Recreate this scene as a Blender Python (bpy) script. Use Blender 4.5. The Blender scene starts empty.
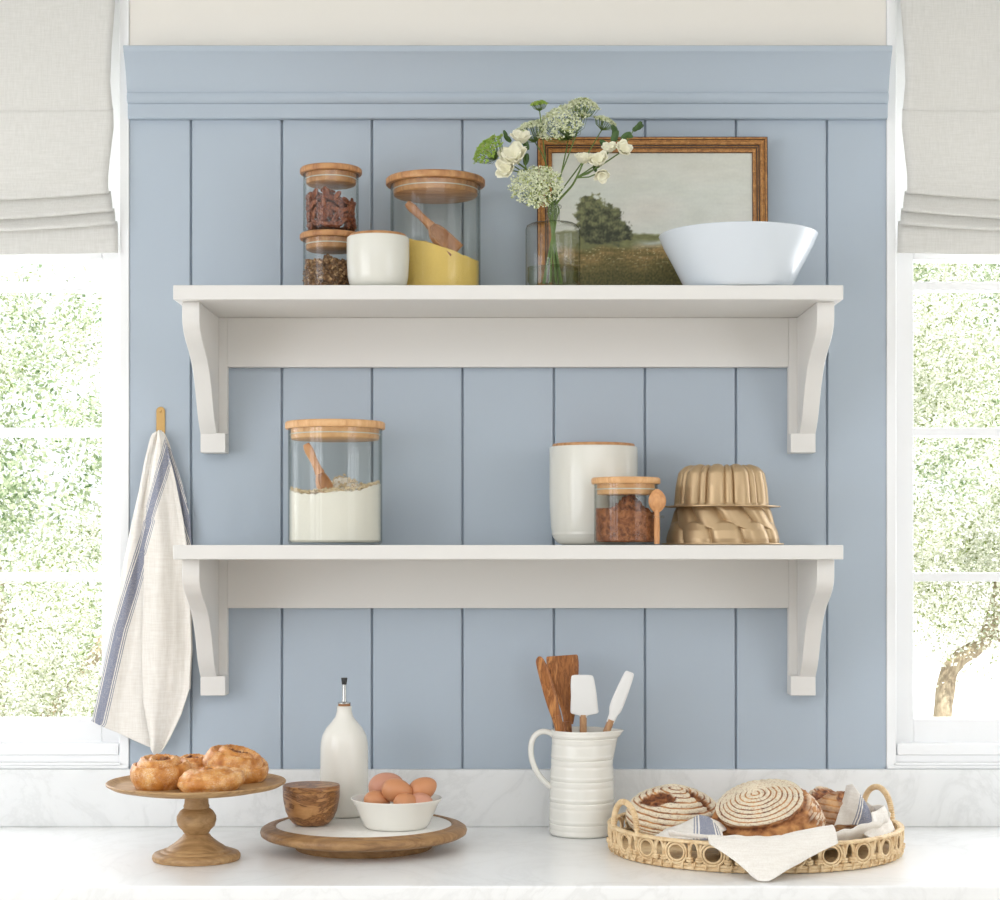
import bpy, bmesh, math, random
from mathutils import Vector, Matrix, noise
R = random.Random(7)
PI = math.pi
SC = bpy.context.scene
COL = SC.collection

# ------------------------------------------------------------------ measuring
F = 1800.0; DW = 3.61; CZ = 1.4725; CT = 0.92      # focal length in px, wall distance, eye height, counter height
def X(px, d): return (px - 505.0) / F * d
def Z(py, d): return CZ - (py - 550.0) / F * d
def Y(d): return d - DW
ZU = Z(285, 3.33); ZL = Z(545, 3.33)

# ------------------------------------------------------------------ materials
def lin(c):
    c = c / 255.0
    return c / 12.92 if c <= 0.04045 else ((c + 0.055) / 1.055) ** 2.4
def rgb(r, g, b): return (lin(r), lin(g), lin(b), 1.0)

class NT:
    def __init__(s, name):
        s.m = bpy.data.materials.new(name); s.m.use_nodes = True
        s.t = s.m.node_tree; s.t.nodes.clear()
        s.out = s.n('ShaderNodeOutputMaterial')
    def n(s, typ, **kw):
        nd = s.t.nodes.new(typ)
        for k, v in kw.items():
            if k.startswith('_'): setattr(nd, k[1:], v)
            else: nd.inputs[k.replace('__', ' ')].default_value = v
        return nd
    def l(s, a, b): s.t.links.new(a, b)
    def coord(s, scale=(1, 1, 1), rot=(0, 0, 0)):
        tc = s.n('ShaderNodeTexCoord'); mp = s.n('ShaderNodeMapping')
        mp.inputs['Scale'].default_value = scale; mp.inputs['Rotation'].default_value = rot
        s.l(tc.outputs['Object'], mp.inputs['Vector']); return mp.outputs['Vector']
    def noise(s, vec, scale, detail=4, rough=0.5, dist=0.0):
        nd = s.n('ShaderNodeTexNoise'); nd.inputs['Scale'].default_value = scale
        nd.inputs['Detail'].default_value = detail; nd.inputs['Roughness'].default_value = rough
        nd.inputs['Distortion'].default_value = dist
        s.l(vec, nd.inputs['Vector']); return nd.outputs['Fac']
    def ramp(s, fac, stops, interp='LINEAR'):
        nd = s.n('ShaderNodeValToRGB'); cr = nd.color_ramp; cr.interpolation = interp
        while len(cr.elements) < len(stops): cr.elements.new(0.5)
        for e, (p, c) in zip(cr.elements, stops): e.position = p; e.color = c
        s.l(fac, nd.inputs['Fac']); return nd.outputs['Color']
    def mix(s, fac, a, b):
        nd = s.n('ShaderNodeMix'); nd.data_type = 'RGBA'
        for sock, v in ((nd.inputs[0], fac), (nd.inputs[6], a), (nd.inputs[7], b)):
            if hasattr(v, 'links'): s.l(v, sock)
            else: sock.default_value = v
        return nd.outputs[2]
    def math(s, op, a, b=0.0):
        nd = s.n('ShaderNodeMath'); nd.operation = op
        for sock, v in ((nd.inputs[0], a), (nd.inputs[1], b)):
            if hasattr(v, 'links'): s.l(v, sock)
            else: sock.default_value = v
        return nd.outputs[0]
    def bump(s, h, strength, dist=0.001):
        nd = s.n('ShaderNodeBump'); nd.inputs['Strength'].default_value = strength
        nd.inputs['Distance'].default_value = dist; s.l(h, nd.inputs['Height']); return nd.outputs['Normal']
    def principled(s, color, rough=0.5, normal=None, **kw):
        p = s.n('ShaderNodeBsdfPrincipled')
        if hasattr(color, 'links'): s.l(color, p.inputs['Base Color'])
        else: p.inputs['Base Color'].default_value = color
        if hasattr(rough, 'links'): s.l(rough, p.inputs['Roughness'])
        else: p.inputs['Roughness'].default_value = rough
        if normal is not None: s.l(normal, p.inputs['Normal'])
        for k, v in kw.items(): p.inputs[k.replace('_', ' ')].default_value = v
        s.l(p.outputs[0], s.out.inputs['Surface']); return p

def plain(name, c, rough=0.5, bump=0.0, bscale=200, var=0.0, **kw):
    t = NT(name); v = t.coord(); col = c; nrm = None
    if var:
        n = t.noise(v, 12, 3); d = tuple(x * (1 - var) for x in c[:3]) + (1,)
        col = t.mix(n, d, c)
    if bump: nrm = t.bump(t.noise(v, bscale, 3), bump)
    t.principled(col, rough, nrm, **kw); return t.m

def wood(name, stops, scale=(1, 1, 1), rot=(0, 0, 0), rough=0.45, ns=30, dist=1.5, bump=0.15):
    t = NT(name); v = t.coord(scale, rot)
    a = t.noise(v, ns, 5, 0.55, dist); b = t.noise(v, ns * 6, 3, 0.6, 0.3)
    f = t.math('ADD', t.math('MULTIPLY', a, 0.8), t.math('MULTIPLY', b, 0.2))
    c = t.ramp(f, stops); t.principled(c, rough, t.bump(b, bump, 0.0006)); return t.m

M = {}
M['blue'] = plain('blue_paint', rgb(176, 188, 200), 0.5, 0.06, 60)
M['cream'] = plain('cream_wall_paint', rgb(234, 230, 222), 0.7, 0.06, 80)
M['taupe'] = plain('taupe_wall_paint', rgb(190, 190, 188), 0.8)
M['white'] = plain('white_trim_paint', rgb(246, 247, 248), 0.4)
M['shelf'] = plain('shelf_paint', rgb(226, 224, 220), 0.42, 0.05, 70)
M['ceil'] = plain('ceiling_paint', rgb(235, 235, 232), 0.8)
M['floor'] = wood('floor_wood', [(0.3, rgb(206, 198, 186)), (0.7, rgb(228, 222, 212))], (1, 8, 1), ns=3)
M['ceramic'] = plain('white_ceramic', rgb(236, 234, 226), 0.22, 0.05, 40)
M['ceramic_cream'] = plain('cream_ceramic', rgb(222, 221, 212), 0.2)
M['bowl'] = plain('cool_white_ceramic', rgb(216, 224, 232), 0.22)
M['silicone'] = plain('white_silicone', rgb(236, 236, 234), 0.5)
M['brass'] = plain('brass', rgb(204, 166, 106), 0.4, 0.05, 90, Metallic=0.6)
M['steel'] = plain('steel', rgb(190, 190, 188), 0.18, Metallic=1.0)
M['black'] = plain('black_plastic', rgb(22, 22, 24), 0.35)
M['gold'] = plain('champagne_metal', rgb(188, 162, 126), 0.40, 0.04, 120, Metallic=0.55)
M['gasket'] = plain('clear_gasket', rgb(215, 215, 205), 0.4)
M['flour'] = plain('flour', rgb(242, 238, 228), 0.9, 0.6, 130, 0.06)
M['oat'] = plain('coarse_flour', rgb(228, 208, 172), 0.9, 0.8, 200, 0.2)
M['corn'] = plain('cornmeal', rgb(252, 218, 124), 0.85, 1.0, 300, 0.2)
M['stem'] = plain('stem_green', rgb(104, 130, 60), 0.5, var=0.3)
M['leaf'] = plain('leaf_green', rgb(72, 104, 48), 0.5, var=0.3)
M['umbel_white'] = plain('lace_floret', rgb(232, 236, 206), 0.7)
M['umbel_green'] = plain('green_floret', rgb(160, 190, 84), 0.7)
M['umbel_core'] = plain('floret_core', rgb(176, 186, 112), 0.7)
M['egg_pink'] = plain('egg_pink', rgb(206, 148, 122), 0.45, 0.05, 300, 0.08)
M['egg'] = plain('egg_brown', rgb(206, 142, 98), 0.42, 0.05, 300, 0.12)
M['cork'] = plain('cork', rgb(170, 122, 84), 0.8, 0.5, 300, 0.3)

t = NT('petal'); v = t.coord()
p = t.principled(t.mix(t.noise(v, 60, 2), rgb(248, 244, 226), rgb(238, 236, 206)), 0.5)
M['petal'] = t.m

M['lid'] = wood('acacia_lid', [(0.28, rgb(140, 88, 50)), (0.5, rgb(190, 138, 90)), (0.72, rgb(216, 172, 122))], (2, 14, 2), ns=7)
M['lid_pale'] = wood('beech_lid', [(0.28, rgb(198, 142, 92)), (0.5, rgb(222, 174, 122)), (0.75, rgb(236, 196, 148))], (2, 16, 2), ns=7)
M['scoop'] = wood('scoop_wood', [(0.3, rgb(150, 96, 58)), (0.7, rgb(204, 150, 102))], (3, 3, 1), ns=18)
M['spoon'] = wood('spoon_wood', [(0.3, rgb(190, 130, 82)), (0.7, rgb(222, 168, 116))], (6, 6, 1), ns=18)
M['mango'] = wood('mango_wood', [(0.25, rgb(132, 98, 60)), (0.5, rgb(172, 136, 92)), (0.78, rgb(200, 166, 120))], (1.5, 9, 9), ns=7, rough=0.5)
M['rim_wood'] = wood('rim_wood', [(0.25, rgb(112, 80, 48)), (0.5, rgb(156, 118, 76)), (0.78, rgb(186, 148, 102))], (2, 8, 8), ns=7, rough=0.45)
M['olive'] = wood('olive_wood', [(0.34, rgb(92, 56, 28)), (0.42, rgb(160, 110, 62)), (0.48, rgb(112, 70, 36)), (0.53, rgb(176, 126, 76)), (0.7, rgb(200, 152, 98))], (1, 1, 3.2), ns=11, dist=2.6, rough=0.35)
M['olive_v'] = wood('olive_wood_long', [(0.34, rgb(110, 62, 28)), (0.45, rgb(176, 112, 56)), (0.52, rgb(130, 76, 36)), (0.6, rgb(196, 134, 76))], (6, 6, 1), ns=11, dist=1.5, rough=0.4)
M['handle_wood'] = wood('handle_wood', [(0.3, rgb(164, 118, 82)), (0.7, rgb(206, 164, 122))], (6, 6, 1), ns=14)
M['frame'] = wood('gilt_frame', [(0.3, rgb(122, 78, 34)), (0.5, rgb(170, 116, 58)), (0.75, rgb(208, 156, 88))], (6, 6, 6), ns=14, rough=0.35)
M['frame_dark'] = plain('frame_dark', rgb(58, 34, 18), 0.4)
M['bark'] = wood('bark', [(0.3, rgb(120, 104, 84)), (0.7, rgb(190, 176, 150))], (3, 3, 1), ns=8, rough=0.9)
M['rattan'] = wood('rattan', [(0.25, rgb(192, 150, 100)), (0.5, rgb(232, 204, 160)), (0.8, rgb(246, 226, 190))], (1, 1, 1), ns=60, dist=0.5, rough=0.55, bump=0.5)

def marble(name, base, vein, s=5.0, amt=0.7):
    t = NT(name); v = t.coord((1, 1, 1), (0.2, 0.5, 0.6))
    n = t.noise(v, s, 8, 0.62, 1.4)
    d = t.math('ABSOLUTE', t.math('SUBTRACT', n, 0.5))
    vn = t.ramp(d, [(0.0, (1, 1, 1, 1)), (0.035, (0.25, 0.25, 0.25, 1)), (0.12, (0, 0, 0, 1))])
    cl = t.noise(v, s * 0.5, 4)
    f = t.math('MULTIPLY', vn, t.math('MULTIPLY', cl, amt))
    sp = t.ramp(t.noise(v, s * 7, 4, 0.6), [(0.6, (0, 0, 0, 1)), (0.75, (0.35, 0.35, 0.35, 1))])
    c = t.mix(t.math('ADD', f, t.math('MULTIPLY', sp, amt)), base, vein)
    t.principled(c, 0.28); return t.m
M['marble'] = marble('white_marble', rgb(238, 239, 239), rgb(184, 185, 183), 4.0, .42)
M['marble_top'] = marble('white_marble_top', rgb(246, 247, 247), rgb(204, 204, 202), 4, 0.4)
M['marble_plate'] = marble('marble_inset', rgb(236, 234, 228), rgb(196, 192, 184), 12, 0.35)

def glass(name, tint, edge, ior=1.45):
    t = NT(name)
    lw = t.n('ShaderNodeLayerWeight', Blend=0.5)
    tr = t.n('ShaderNodeBsdfTransparent')
    t.l(t.ramp(lw.outputs['Facing'], [(0.0, tint), (0.6, tint), (0.98, edge)]), tr.inputs['Color'])
    gl = t.n('ShaderNodeBsdfGlossy', Roughness=0.02)
    f0 = ((ior - 1) / (ior + 1)) ** 2 * .6
    fr = t.math('ADD', t.math('MULTIPLY', t.math('POWER', lw.outputs['Facing'], 5.0), 0.6), f0)
    mx = t.n('ShaderNodeMixShader')
    t.l(fr, mx.inputs[0]); t.l(tr.outputs[0], mx.inputs[1]); t.l(gl.outputs[0], mx.inputs[2])
    t.l(mx.outputs[0], t.out.inputs['Surface']); return t.m
M['glass'] = glass('clear_glass', (0.97, 0.975, 0.965, 1), (0.60, 0.63, 0.60, 1))
M['glass_vase'] = glass('vase_glass', (0.975, 0.98, 0.97, 1), (0.45, 0.47, 0.43, 1), 1.6)
M['glass_win'] = glass('window_glass', (0.98, 0.985, 0.985, 1), (0.8, 0.83, 0.82, 1), 1.3)
M['water'] = glass('water', (0.86, 0.9, 0.82, 1), (0.55, 0.6, 0.45, 1), 1.33)

def linen(name, base, dark, scale=900, trans=0.0, bump=0.35):
    t = NT(name); v = t.coord()
    a = t.noise(t.coord((1, 1, 0.08)), scale * 0.6, 2); b = t.noise(t.coord((0.08, 0.08, 1)), scale * 0.6, 2)
    f = t.math('MULTIPLY', t.math('ADD', a, b), 0.5)
    c = t.mix(t.ramp(f, [(0.35, (0, 0, 0, 1)), (0.65, (1, 1, 1, 1))]), dark, base)
    return t, c, t.bump(f, bump, 0.0008)
t, c, nb = linen('shade_linen', rgb(232, 231, 227), rgb(222, 221, 216), 700)
p = t.principled(c, 0.9, nb); tl = t.n('ShaderNodeBsdfTranslucent'); t.l(c, tl.inputs['Color'])
mx = t.n('ShaderNodeMixShader'); mx.inputs[0].default_value = 0.14
t.l(p.outputs[0], mx.inputs[1]); t.l(tl.outputs[0], mx.inputs[2]); t.l(mx.outputs[0], t.out.inputs['Surface'])
M['shade'] = t.m
def striped(name, base, dark):
    # blue woven band with fine pinstripes either side; 'stripe' is the distance across the weave in metres
    t, c, nb = linen(name, base, dark, 700)
    at = t.n('ShaderNodeAttribute'); at.attribute_name = 'stripe'
    d = t.math('ABSOLUTE', at.outputs['Fac'])
    f = t.math('DIVIDE', d, 0.04)
    W = (1, 1, 1, 1); K = (0, 0, 0, 1)
    band = t.ramp(f, [(0, (0.85, 0.85, 0.85, 1)), (0.24, K), (0.29, (0.9,) * 3 + (1,)), (0.34, K), (0.39, (0.8,) * 3 + (1,)), (0.43, K)], 'CONSTANT')
    wv = t.noise(t.coord((1, 1, 1)), 900, 2)
    fac = t.math('MULTIPLY', band, t.ramp(wv, [(0.3, (0.55,) * 3 + (1,)), (0.6, W)]))
    c2 = t.mix(fac, c, rgb(76, 92, 132))
    t.principled(c2, 0.9, nb); return t.m
M['towel'] = striped('towel_linen', rgb(244, 240, 233), rgb(232, 226, 217))

# bread & pastry
def crust(name, dark, mid, light, ns=40, rough=0.6, flour_amt=0.0, bump=0.6):
    t = NT(name); v = t.coord()
    a = t.noise(v, ns, 6, 0.6, 0.4)
    c = t.ramp(a, [(0.3, dark), (0.5, mid), (0.7, light)])
    if flour_amt:
        s = t.math('MULTIPLY', t.ramp(t.noise(v, ns * 16, 3, 0.7), [(0.50, (0, 0, 0, 1)), (0.60, (1, 1, 1, 1))]), t.ramp(t.noise(v, ns, 3), [(0.42, (0, 0, 0, 1)), (0.62, (1, 1, 1, 1))]))
        up = t.n('ShaderNodeSeparateXYZ'); g = t.n('ShaderNodeNewGeometry'); t.l(g.outputs['Normal'], up.inputs[0])
        c = t.mix(t.math('MULTIPLY', s, flour_amt), c, rgb(246, 236, 218))
    t.principled(c, rough, t.bump(t.noise(v, ns * 4, 4), bump, 0.002)); return t.m
M['pastry'] = crust('golden_pastry', rgb(170, 98, 38), rgb(208, 140, 64), rgb(236, 182, 104), 44, 0.42, 0.6)
M['filling'] = crust('nut_filling', rgb(84, 46, 24), rgb(140, 84, 44), rgb(196, 140, 84), 90, 0.5)
M['crust'] = crust('dark_crust', rgb(118, 62, 26), rgb(172, 104, 52), rgb(206, 146, 88), 50, 0.6, 0.35)
M['crumb_dark'] = crust('scored_crust', rgb(70, 34, 16), rgb(128, 72, 36), rgb(176, 116, 66), 60, 0.6)
M['sugar'] = crust('brown_crumble', rgb(84, 44, 22), rgb(138, 82, 46), rgb(176, 116, 72), 120, 0.8)
M['pecan'] = crust('pecan', rgb(64, 28, 16), rgb(128, 66, 40), rgb(178, 114, 74), 90, 0.4)
M['walnut'] = crust('walnut', rgb(54, 32, 18), rgb(136, 96, 58), rgb(216, 180, 130), 150, 0.6)
def ring_bread(name, pitch, flour, gap):
    t = NT(name)
    at = t.n('ShaderNodeAttribute'); at.attribute_name = 'ring'
    top = t.n('ShaderNodeAttribute'); top.attribute_name = 'floured'
    v = t.coord(); j = t.noise(v, 60, 4)
    s = t.math('SINE', t.math('ADD', t.math('MULTIPLY', at.outputs['Fac'], 2 * PI), t.math('MULTIPLY', t.math('SUBTRACT', j, 0.5), 2.4)))
    f = t.ramp(t.math('ADD', t.math('MULTIPLY', s, 0.5), 0.5), [(0.05, (0, 0, 0, 1)), (0.28, (1, 1, 1, 1))])
    sp = t.ramp(t.noise(v, 260, 3, 0.7), [(0.36, (0.5,) * 3 + (1,)), (0.50, (1, 1, 1, 1))])
    f = t.math('MULTIPLY', t.math('MULTIPLY', f, sp), top.outputs['Fac'])
    br = t.ramp(t.noise(v, 46, 5), [(0.32, rgb(112, 62, 30)), (0.48, gap), (0.66, rgb(212, 156, 96))])
    tn = t.n('ShaderNodeAttribute'); tn.attribute_name = 'torn'
    dk = t.ramp(t.noise(v, 90, 5), [(0.35, rgb(84, 42, 20)), (0.55, rgb(142, 86, 46)), (0.72, rgb(190, 134, 82))])
    t.principled(t.mix(tn.outputs['Fac'], t.mix(f, br, flour), dk), 0.75, t.bump(t.noise(v, 160, 4), 0.5, 0.002)); return t.m
M['ringed'] = ring_bread('floured_ring_crust', 1, rgb(236, 224, 200), rgb(172, 116, 68))

def vcol(name, rough=0.6):
    t = NT(name); at = t.n('ShaderNodeAttribute'); at.attribute_name = 'Col'
    t.principled(at.outputs['Color'], rough, t.bump(t.noise(t.coord((1, 1, 1)), 160, 4), 0.3, 0.001)); return t.m
M['canvas'] = vcol('oil_canvas')
t = NT('foliage'); at = t.n('ShaderNodeAttribute'); at.attribute_name = 'Col'
p = t.principled(at.outputs['Color'], 0.5); tl = t.n('ShaderNodeBsdfTranslucent'); t.l(at.outputs['Color'], tl.inputs['Color'])
mx = t.n('ShaderNodeMixShader'); mx.inputs[0].default_value = 0.35
t.l(p.outputs[0], mx.inputs[1]); t.l(tl.outputs[0], mx.inputs[2]); t.l(mx.outputs[0], t.out.inputs['Surface'])
M['foliage'] = t.m
M['gravel'] = plain('pale_gravel', rgb(226, 224, 222), 0.9, 0.6, 6, 0.15)

# ------------------------------------------------------------------ mesh builder
class MB:
    def __init__(s): s.v = []; s.f = []; s.m = []; s.attr = {}
    def add(s, vs, fs, m=0):
        o = len(s.v); s.v += [tuple(p) for p in vs]
        s.f += [tuple(i + o for i in f) for f in fs]; s.m += [m] * len(fs); return o
    def box(s, x0, x1, y0, y1, z0, z1, m=0):
        s.add([(x0, y0, z0), (x1, y0, z0), (x1, y1, z0), (x0, y1, z0), (x0, y0, z1), (x1, y0, z1), (x1, y1, z1), (x0, y1, z1)],
              [(0, 3, 2, 1), (4, 5, 6, 7), (0, 1, 5, 4), (1, 2, 6, 5), (2, 3, 7, 6), (3, 0, 4, 7)], m)
    def lathe(s, prof, n=48, c=(0, 0, 0), m=0, mod=None, mat=None):
        vs = []; fs = []; rows = []
        for r, z in prof:
            if r < 1e-7:
                rows.append([len(vs)]); vs.append((0, 0, z))
            else:
                row = []
                for k in range(n):
                    a = 2 * PI * k / n; rr = r * (mod(a, z) if mod else 1)
                    row.append(len(vs)); vs.append((rr * math.cos(a), rr * math.sin(a), z))
                rows.append(row)
        for A, B in zip(rows, rows[1:]):
            for k in range(n):
                k2 = (k + 1) % n
                if len(A) == 1 and len(B) == 1: continue
                if len(A) == 1: fs.append((A[0], B[k2], B[k]))
                elif len(B) == 1: fs.append((A[k], A[k2], B[0]))
                else: fs.append((A[k], A[k2], B[k2], B[k]))
        C = Vector(c)
        vs = [(mat @ Vector(p) if mat else Vector(p)) + C for p in vs]
        return s.add(vs, fs, m)
    def tube(s, pts, r, n=8, closed=False, cap=True, m=0, flat=1.0, up=None):
        pts = [Vector(p) for p in pts]; N = len(pts)
        rs = r if isinstance(r, (list, tuple)) else [r] * N
        vs = []; fs = []; prev = None
        for i, p in enumerate(pts):
            if closed: t = pts[(i + 1) % N] - pts[i - 1]
            else: t = pts[min(i + 1, N - 1)] - pts[max(i - 1, 0)]
            if t.length < 1e-9: t = Vector((0, 0, 1))
            t.normalize()
            if prev is None:
                a = up and Vector(up) or (Vector((0, 0, 1)) if abs(t.z) < 0.9 else Vector((1, 0, 0)))
                u = a - t * a.dot(t); u.normalize()
            else:
                u = prev - t * prev.dot(t)
                if u.length < 1e-6: u = t.orthogonal()
                u.normalize()
            prev = u; w = t.cross(u)
            for k in range(n):
                a = 2 * PI * k / n
                vs.append(p + (u * math.cos(a) * flat + w * math.sin(a)) * rs[i])
        for i in range(N if closed else N - 1):
            for k in range(n):
                a = i * n + k; b = i * n + (k + 1) % n; j = ((i + 1) % N) * n
                fs.append((a, b, j + (k + 1) % n, j + k))
        if cap and not closed:
            fs.append(tuple(range(n))[::-1]); fs.append(tuple(range((N - 1) * n, N * n)))
        return s.add(vs, fs, m)
    def grid(s, nu, nv, fn, m=0, wrap=False):
        vs = [fn(i / nu, j / nv) for j in range(nv + 1) for i in range(nu + (0 if wrap else 1))]
        W = nu if wrap else nu + 1
        fs = [(j * W + i, j * W + (i + 1) % W, (j + 1) * W + (i + 1) % W, (j + 1) * W + i) for j in range(nv) for i in range(nu)]
        return s.add(vs, fs, m)
    def prism(s, outline, axis, a, b, m=0):
        # outline: 2D points; axis 'x': (y,z) outline swept x from a to b; 'y': (x,z); 'z': (x,y)
        f = {'x': lambda p, q: (q, p[0], p[1]), 'y': lambda p, q: (p[0], q, p[1]), 'z': lambda p, q: (p[0], p[1], q)}[axis]
        n = len(outline); vs = [f(p, a) for p in outline] + [f(p, b) for p in outline]
        fs = [(i, (i + 1) % n, n + (i + 1) % n, n + i) for i in range(n)] + [tuple(range(n))[::-1], tuple(range(n, 2 * n))]
        return s.add(vs, fs, m)
    def xform(s, mtx, start=0):
        for i in range(start, len(s.v)): s.v[i] = tuple(mtx @ Vector(s.v[i]))
    def obj(s, name, mats, parent=None, loc=(0, 0, 0), bevel=0, seg=2, solid=0, sub=0, smooth=True, ang=38, fix=True):
        me = bpy.data.meshes.new(name); me.from_pydata(s.v, [], s.f)
        if not isinstance(mats, (list, tuple)): mats = [mats]
        for m in mats: me.materials.append(M[m] if isinstance(m, str) else m)
        if len(mats) > 1: me.polygons.foreach_set('material_index', s.m)
        if fix:
            bm = bmesh.new(); bm.from_mesh(me); bmesh.ops.recalc_face_normals(bm, faces=bm.faces); bm.to_mesh(me); bm.free()
        if smooth:
            me.polygons.foreach_set('use_smooth', [True] * len(me.polygons))
            if ang: me.set_sharp_from_angle(angle=math.radians(ang))
        for k, vals in s.attr.items():
            if k == 'Col':
                a = me.attributes.new('Col', 'FLOAT_COLOR', 'POINT'); a.data.foreach_set('color', vals)
            else:
                a = me.attributes.new(k, 'FLOAT', 'POINT'); a.data.foreach_set('value', vals)
        me.update()
        o = bpy.data.objects.new(name, me); COL.objects.link(o); o.location = loc
        if parent: o.parent = parent
        if solid:
            md = o.modifiers.new('Solid', 'SOLIDIFY'); md.thickness = solid; md.offset = 0
        if bevel:
            md = o.modifiers.new('Bevel', 'BEVEL'); md.width = bevel; md.segments = seg; md.limit_method = 'ANGLE'; md.angle_limit = math.radians(40); md.harden_normals = False
        if sub:
            md = o.modifiers.new('Sub', 'SUBSURF'); md.levels = sub; md.render_levels = sub
        return o

def tag(o, label, cat, group=None, kind=None):
    o['label'] = label; o['category'] = cat
    if group: o['group'] = group
    if kind: o['kind'] = kind
    return o
def thing(name, loc, label, cat, group=None, rot=(0, 0, 0)):
    o = bpy.data.objects.new(name, None); COL.objects.link(o); o.location = loc; o.rotation_euler = rot
    o.empty_display_size = 0.05
    return tag(o, label, cat, group)
def struct(o, label=None):
    o['kind'] = 'structure'
    if label: o['label'] = label
    return o
def lerp(a, b, t): return a + (b - a) * t
def smooth(pts, n=6):
    pts = [Vector(p) for p in pts]; out = []
    for i in range(len(pts) - 1):
        p0 = pts[max(i - 1, 0)]; p1 = pts[i]; p2 = pts[i + 1]; p3 = pts[min(i + 2, len(pts) - 1)]
        for k in range(n):
            t = k / n
            out.append(0.5 * ((2 * p1) + (p2 - p0) * t + (2 * p0 - 5 * p1 + 4 * p2 - p3) * t * t + (3 * p1 - p0 - 3 * p2 + p3) * t ** 3))
    out.append(pts[-1]); return out
def curve1(tbl, x):
    if x <= tbl[0][0]: return tbl[0][1]
    for (a, b), (c, d) in zip(tbl, tbl[1:]):
        if x <= c: return lerp(b, d, (x - a) / (c - a))
    return tbl[-1][1]
def nz(x, y=0.0, z=0.0): return noise.noise(Vector((x, y, z)))

# ================================================================== SETTING
XL = X(129.5, DW); XR = X(886, DW)            # the blue panelling's edges
WL0, WL1 = XL - 1.02, XL; WR0, WR1 = XR, XR + 1.02
CH = 2.80; ZS = Z(769.8, 3.59); WT = 2.66        # ceiling, sill, window head
RX = 2.5; RY = -5.6
SX = XL; 
# --- back wall: cream shell + blue planks
b = MB()
b.box(-RX - .15, WL0, 0, .16, 0, CH, 0); b.box(WR1, RX + .15, 0, .16, 0, CH, 0)
b.box(WL0, WL1, 0, .16, 0, ZS, 0); b.box(WR0, WR1, 0, .16, 0, ZS, 0)
b.box(WL0, WL1, 0, .16, WT, CH, 0); b.box(WR0, WR1, 0, .16, WT, CH, 0)
b.box(XL, XR, 0.012, .16, 0, CH, 0)
b.box(XL, XR, 0.0, .012, Z(47, 3.56), CH, 0)
b.box(XL + .0005, XR - .0005, 0.0085, .0125, CT, Z(47, 3.56), 1)
gx = [X(p, DW) for p in (191, 282, 372, 462.5, 554, 645, 736, 827)]
edges = [XL] + gx + [XR]
zc = Z(119, 3.6)
for i in range(9):
    x0, x1 = edges[i], edges[i + 1]; g = .0019; bv = .0018
    a0 = x0 + (g if i else 0); a1 = x1 - (g if i < 8 else 0)
    prof = [(a0, .0088), (a0, bv if i else 0.0)] + ([(a0 + bv, 0)] if i else []) + ([(a1 - bv, 0)] if i < 8 else []) + [(a1, bv if i < 8 else 0), (a1, .0088)]
    b.prism([(x, y) for x, y in prof], 'z', CT, zc + .02, 1)
wall = struct(b.obj('wall_back', ['cream', 'blue'], ang=30), 'cream wall with a blue plank panel between two windows')
# --- crown moulding on the panelling
b = MB()
pr = [(0, zc), (-.014, zc), (-.016, zc + .003), (-.016, Z(104, 3.595)), (-.020, Z(103, 3.59)), (-.024, Z(101, 3.59)), (-.026, Z(97, 3.59)), (-.024, Z(93.5, 3.59)), (-.022, Z(92, 3.585))]
z0, z1 = Z(91.5, 3.585), Z(52, 3.55)
for k in range(1, 13):
    t_ = k / 12; pr.append((-.024 - .032 * (t_ * 0.55 + 0.45 * t_ ** 2.6), lerp(z0, z1, t_)))
pr += [(-.058, z1 + .002), (-.0595, Z(46, 3.55)), (-.057, Z(45, 3.55)), (0, Z(45, 3.55))]
b.prism(pr, 'x', XL, XR)
struct(b.obj('trim_1', 'blue', ang=32), 'blue crown moulding along the top of the planks')
# --- room shell
b = MB(); b.box(-RX - .15, RX + .15, RY - .15, .16, -.1, 0); struct(b.obj('floor', 'floor'))
b = MB(); b.box(-RX - .15, RX + .15, RY - .15, .16, CH, CH + .1); struct(b.obj('ceiling', 'ceil'))
b = MB(); b.box(-RX - .15, RX + .15, RY - .15, RY, 0, CH); struct(b.obj('wall_front', 'taupe'))
b = MB()   # left wall with a wide window opening
lw0, lw1, lz0, lz1 = -4.6, -1.5, .9, 2.6
b.box(-RX - .15, -RX, RY, lw0, 0, CH); b.box(-RX - .15, -RX, lw1, 0, 0, CH)
b.box(-RX - .15, -RX, lw0, lw1, 0, lz0); b.box(-RX - .15, -RX, lw0, lw1, lz1, CH)
struct(b.obj('wall_left', 'cream'))
b = MB()
b.box(RX, RX + .15, RY, -4.2, 0, CH); b.box(RX, RX + .15, -1.8, 0, 0, CH)
b.box(RX, RX + .15, -4.2, -1.8, 0, lz0); b.box(RX, RX + .15, -4.2, -1.8, lz1, CH)
struct(b.obj('wall_right', 'cream'))

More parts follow.
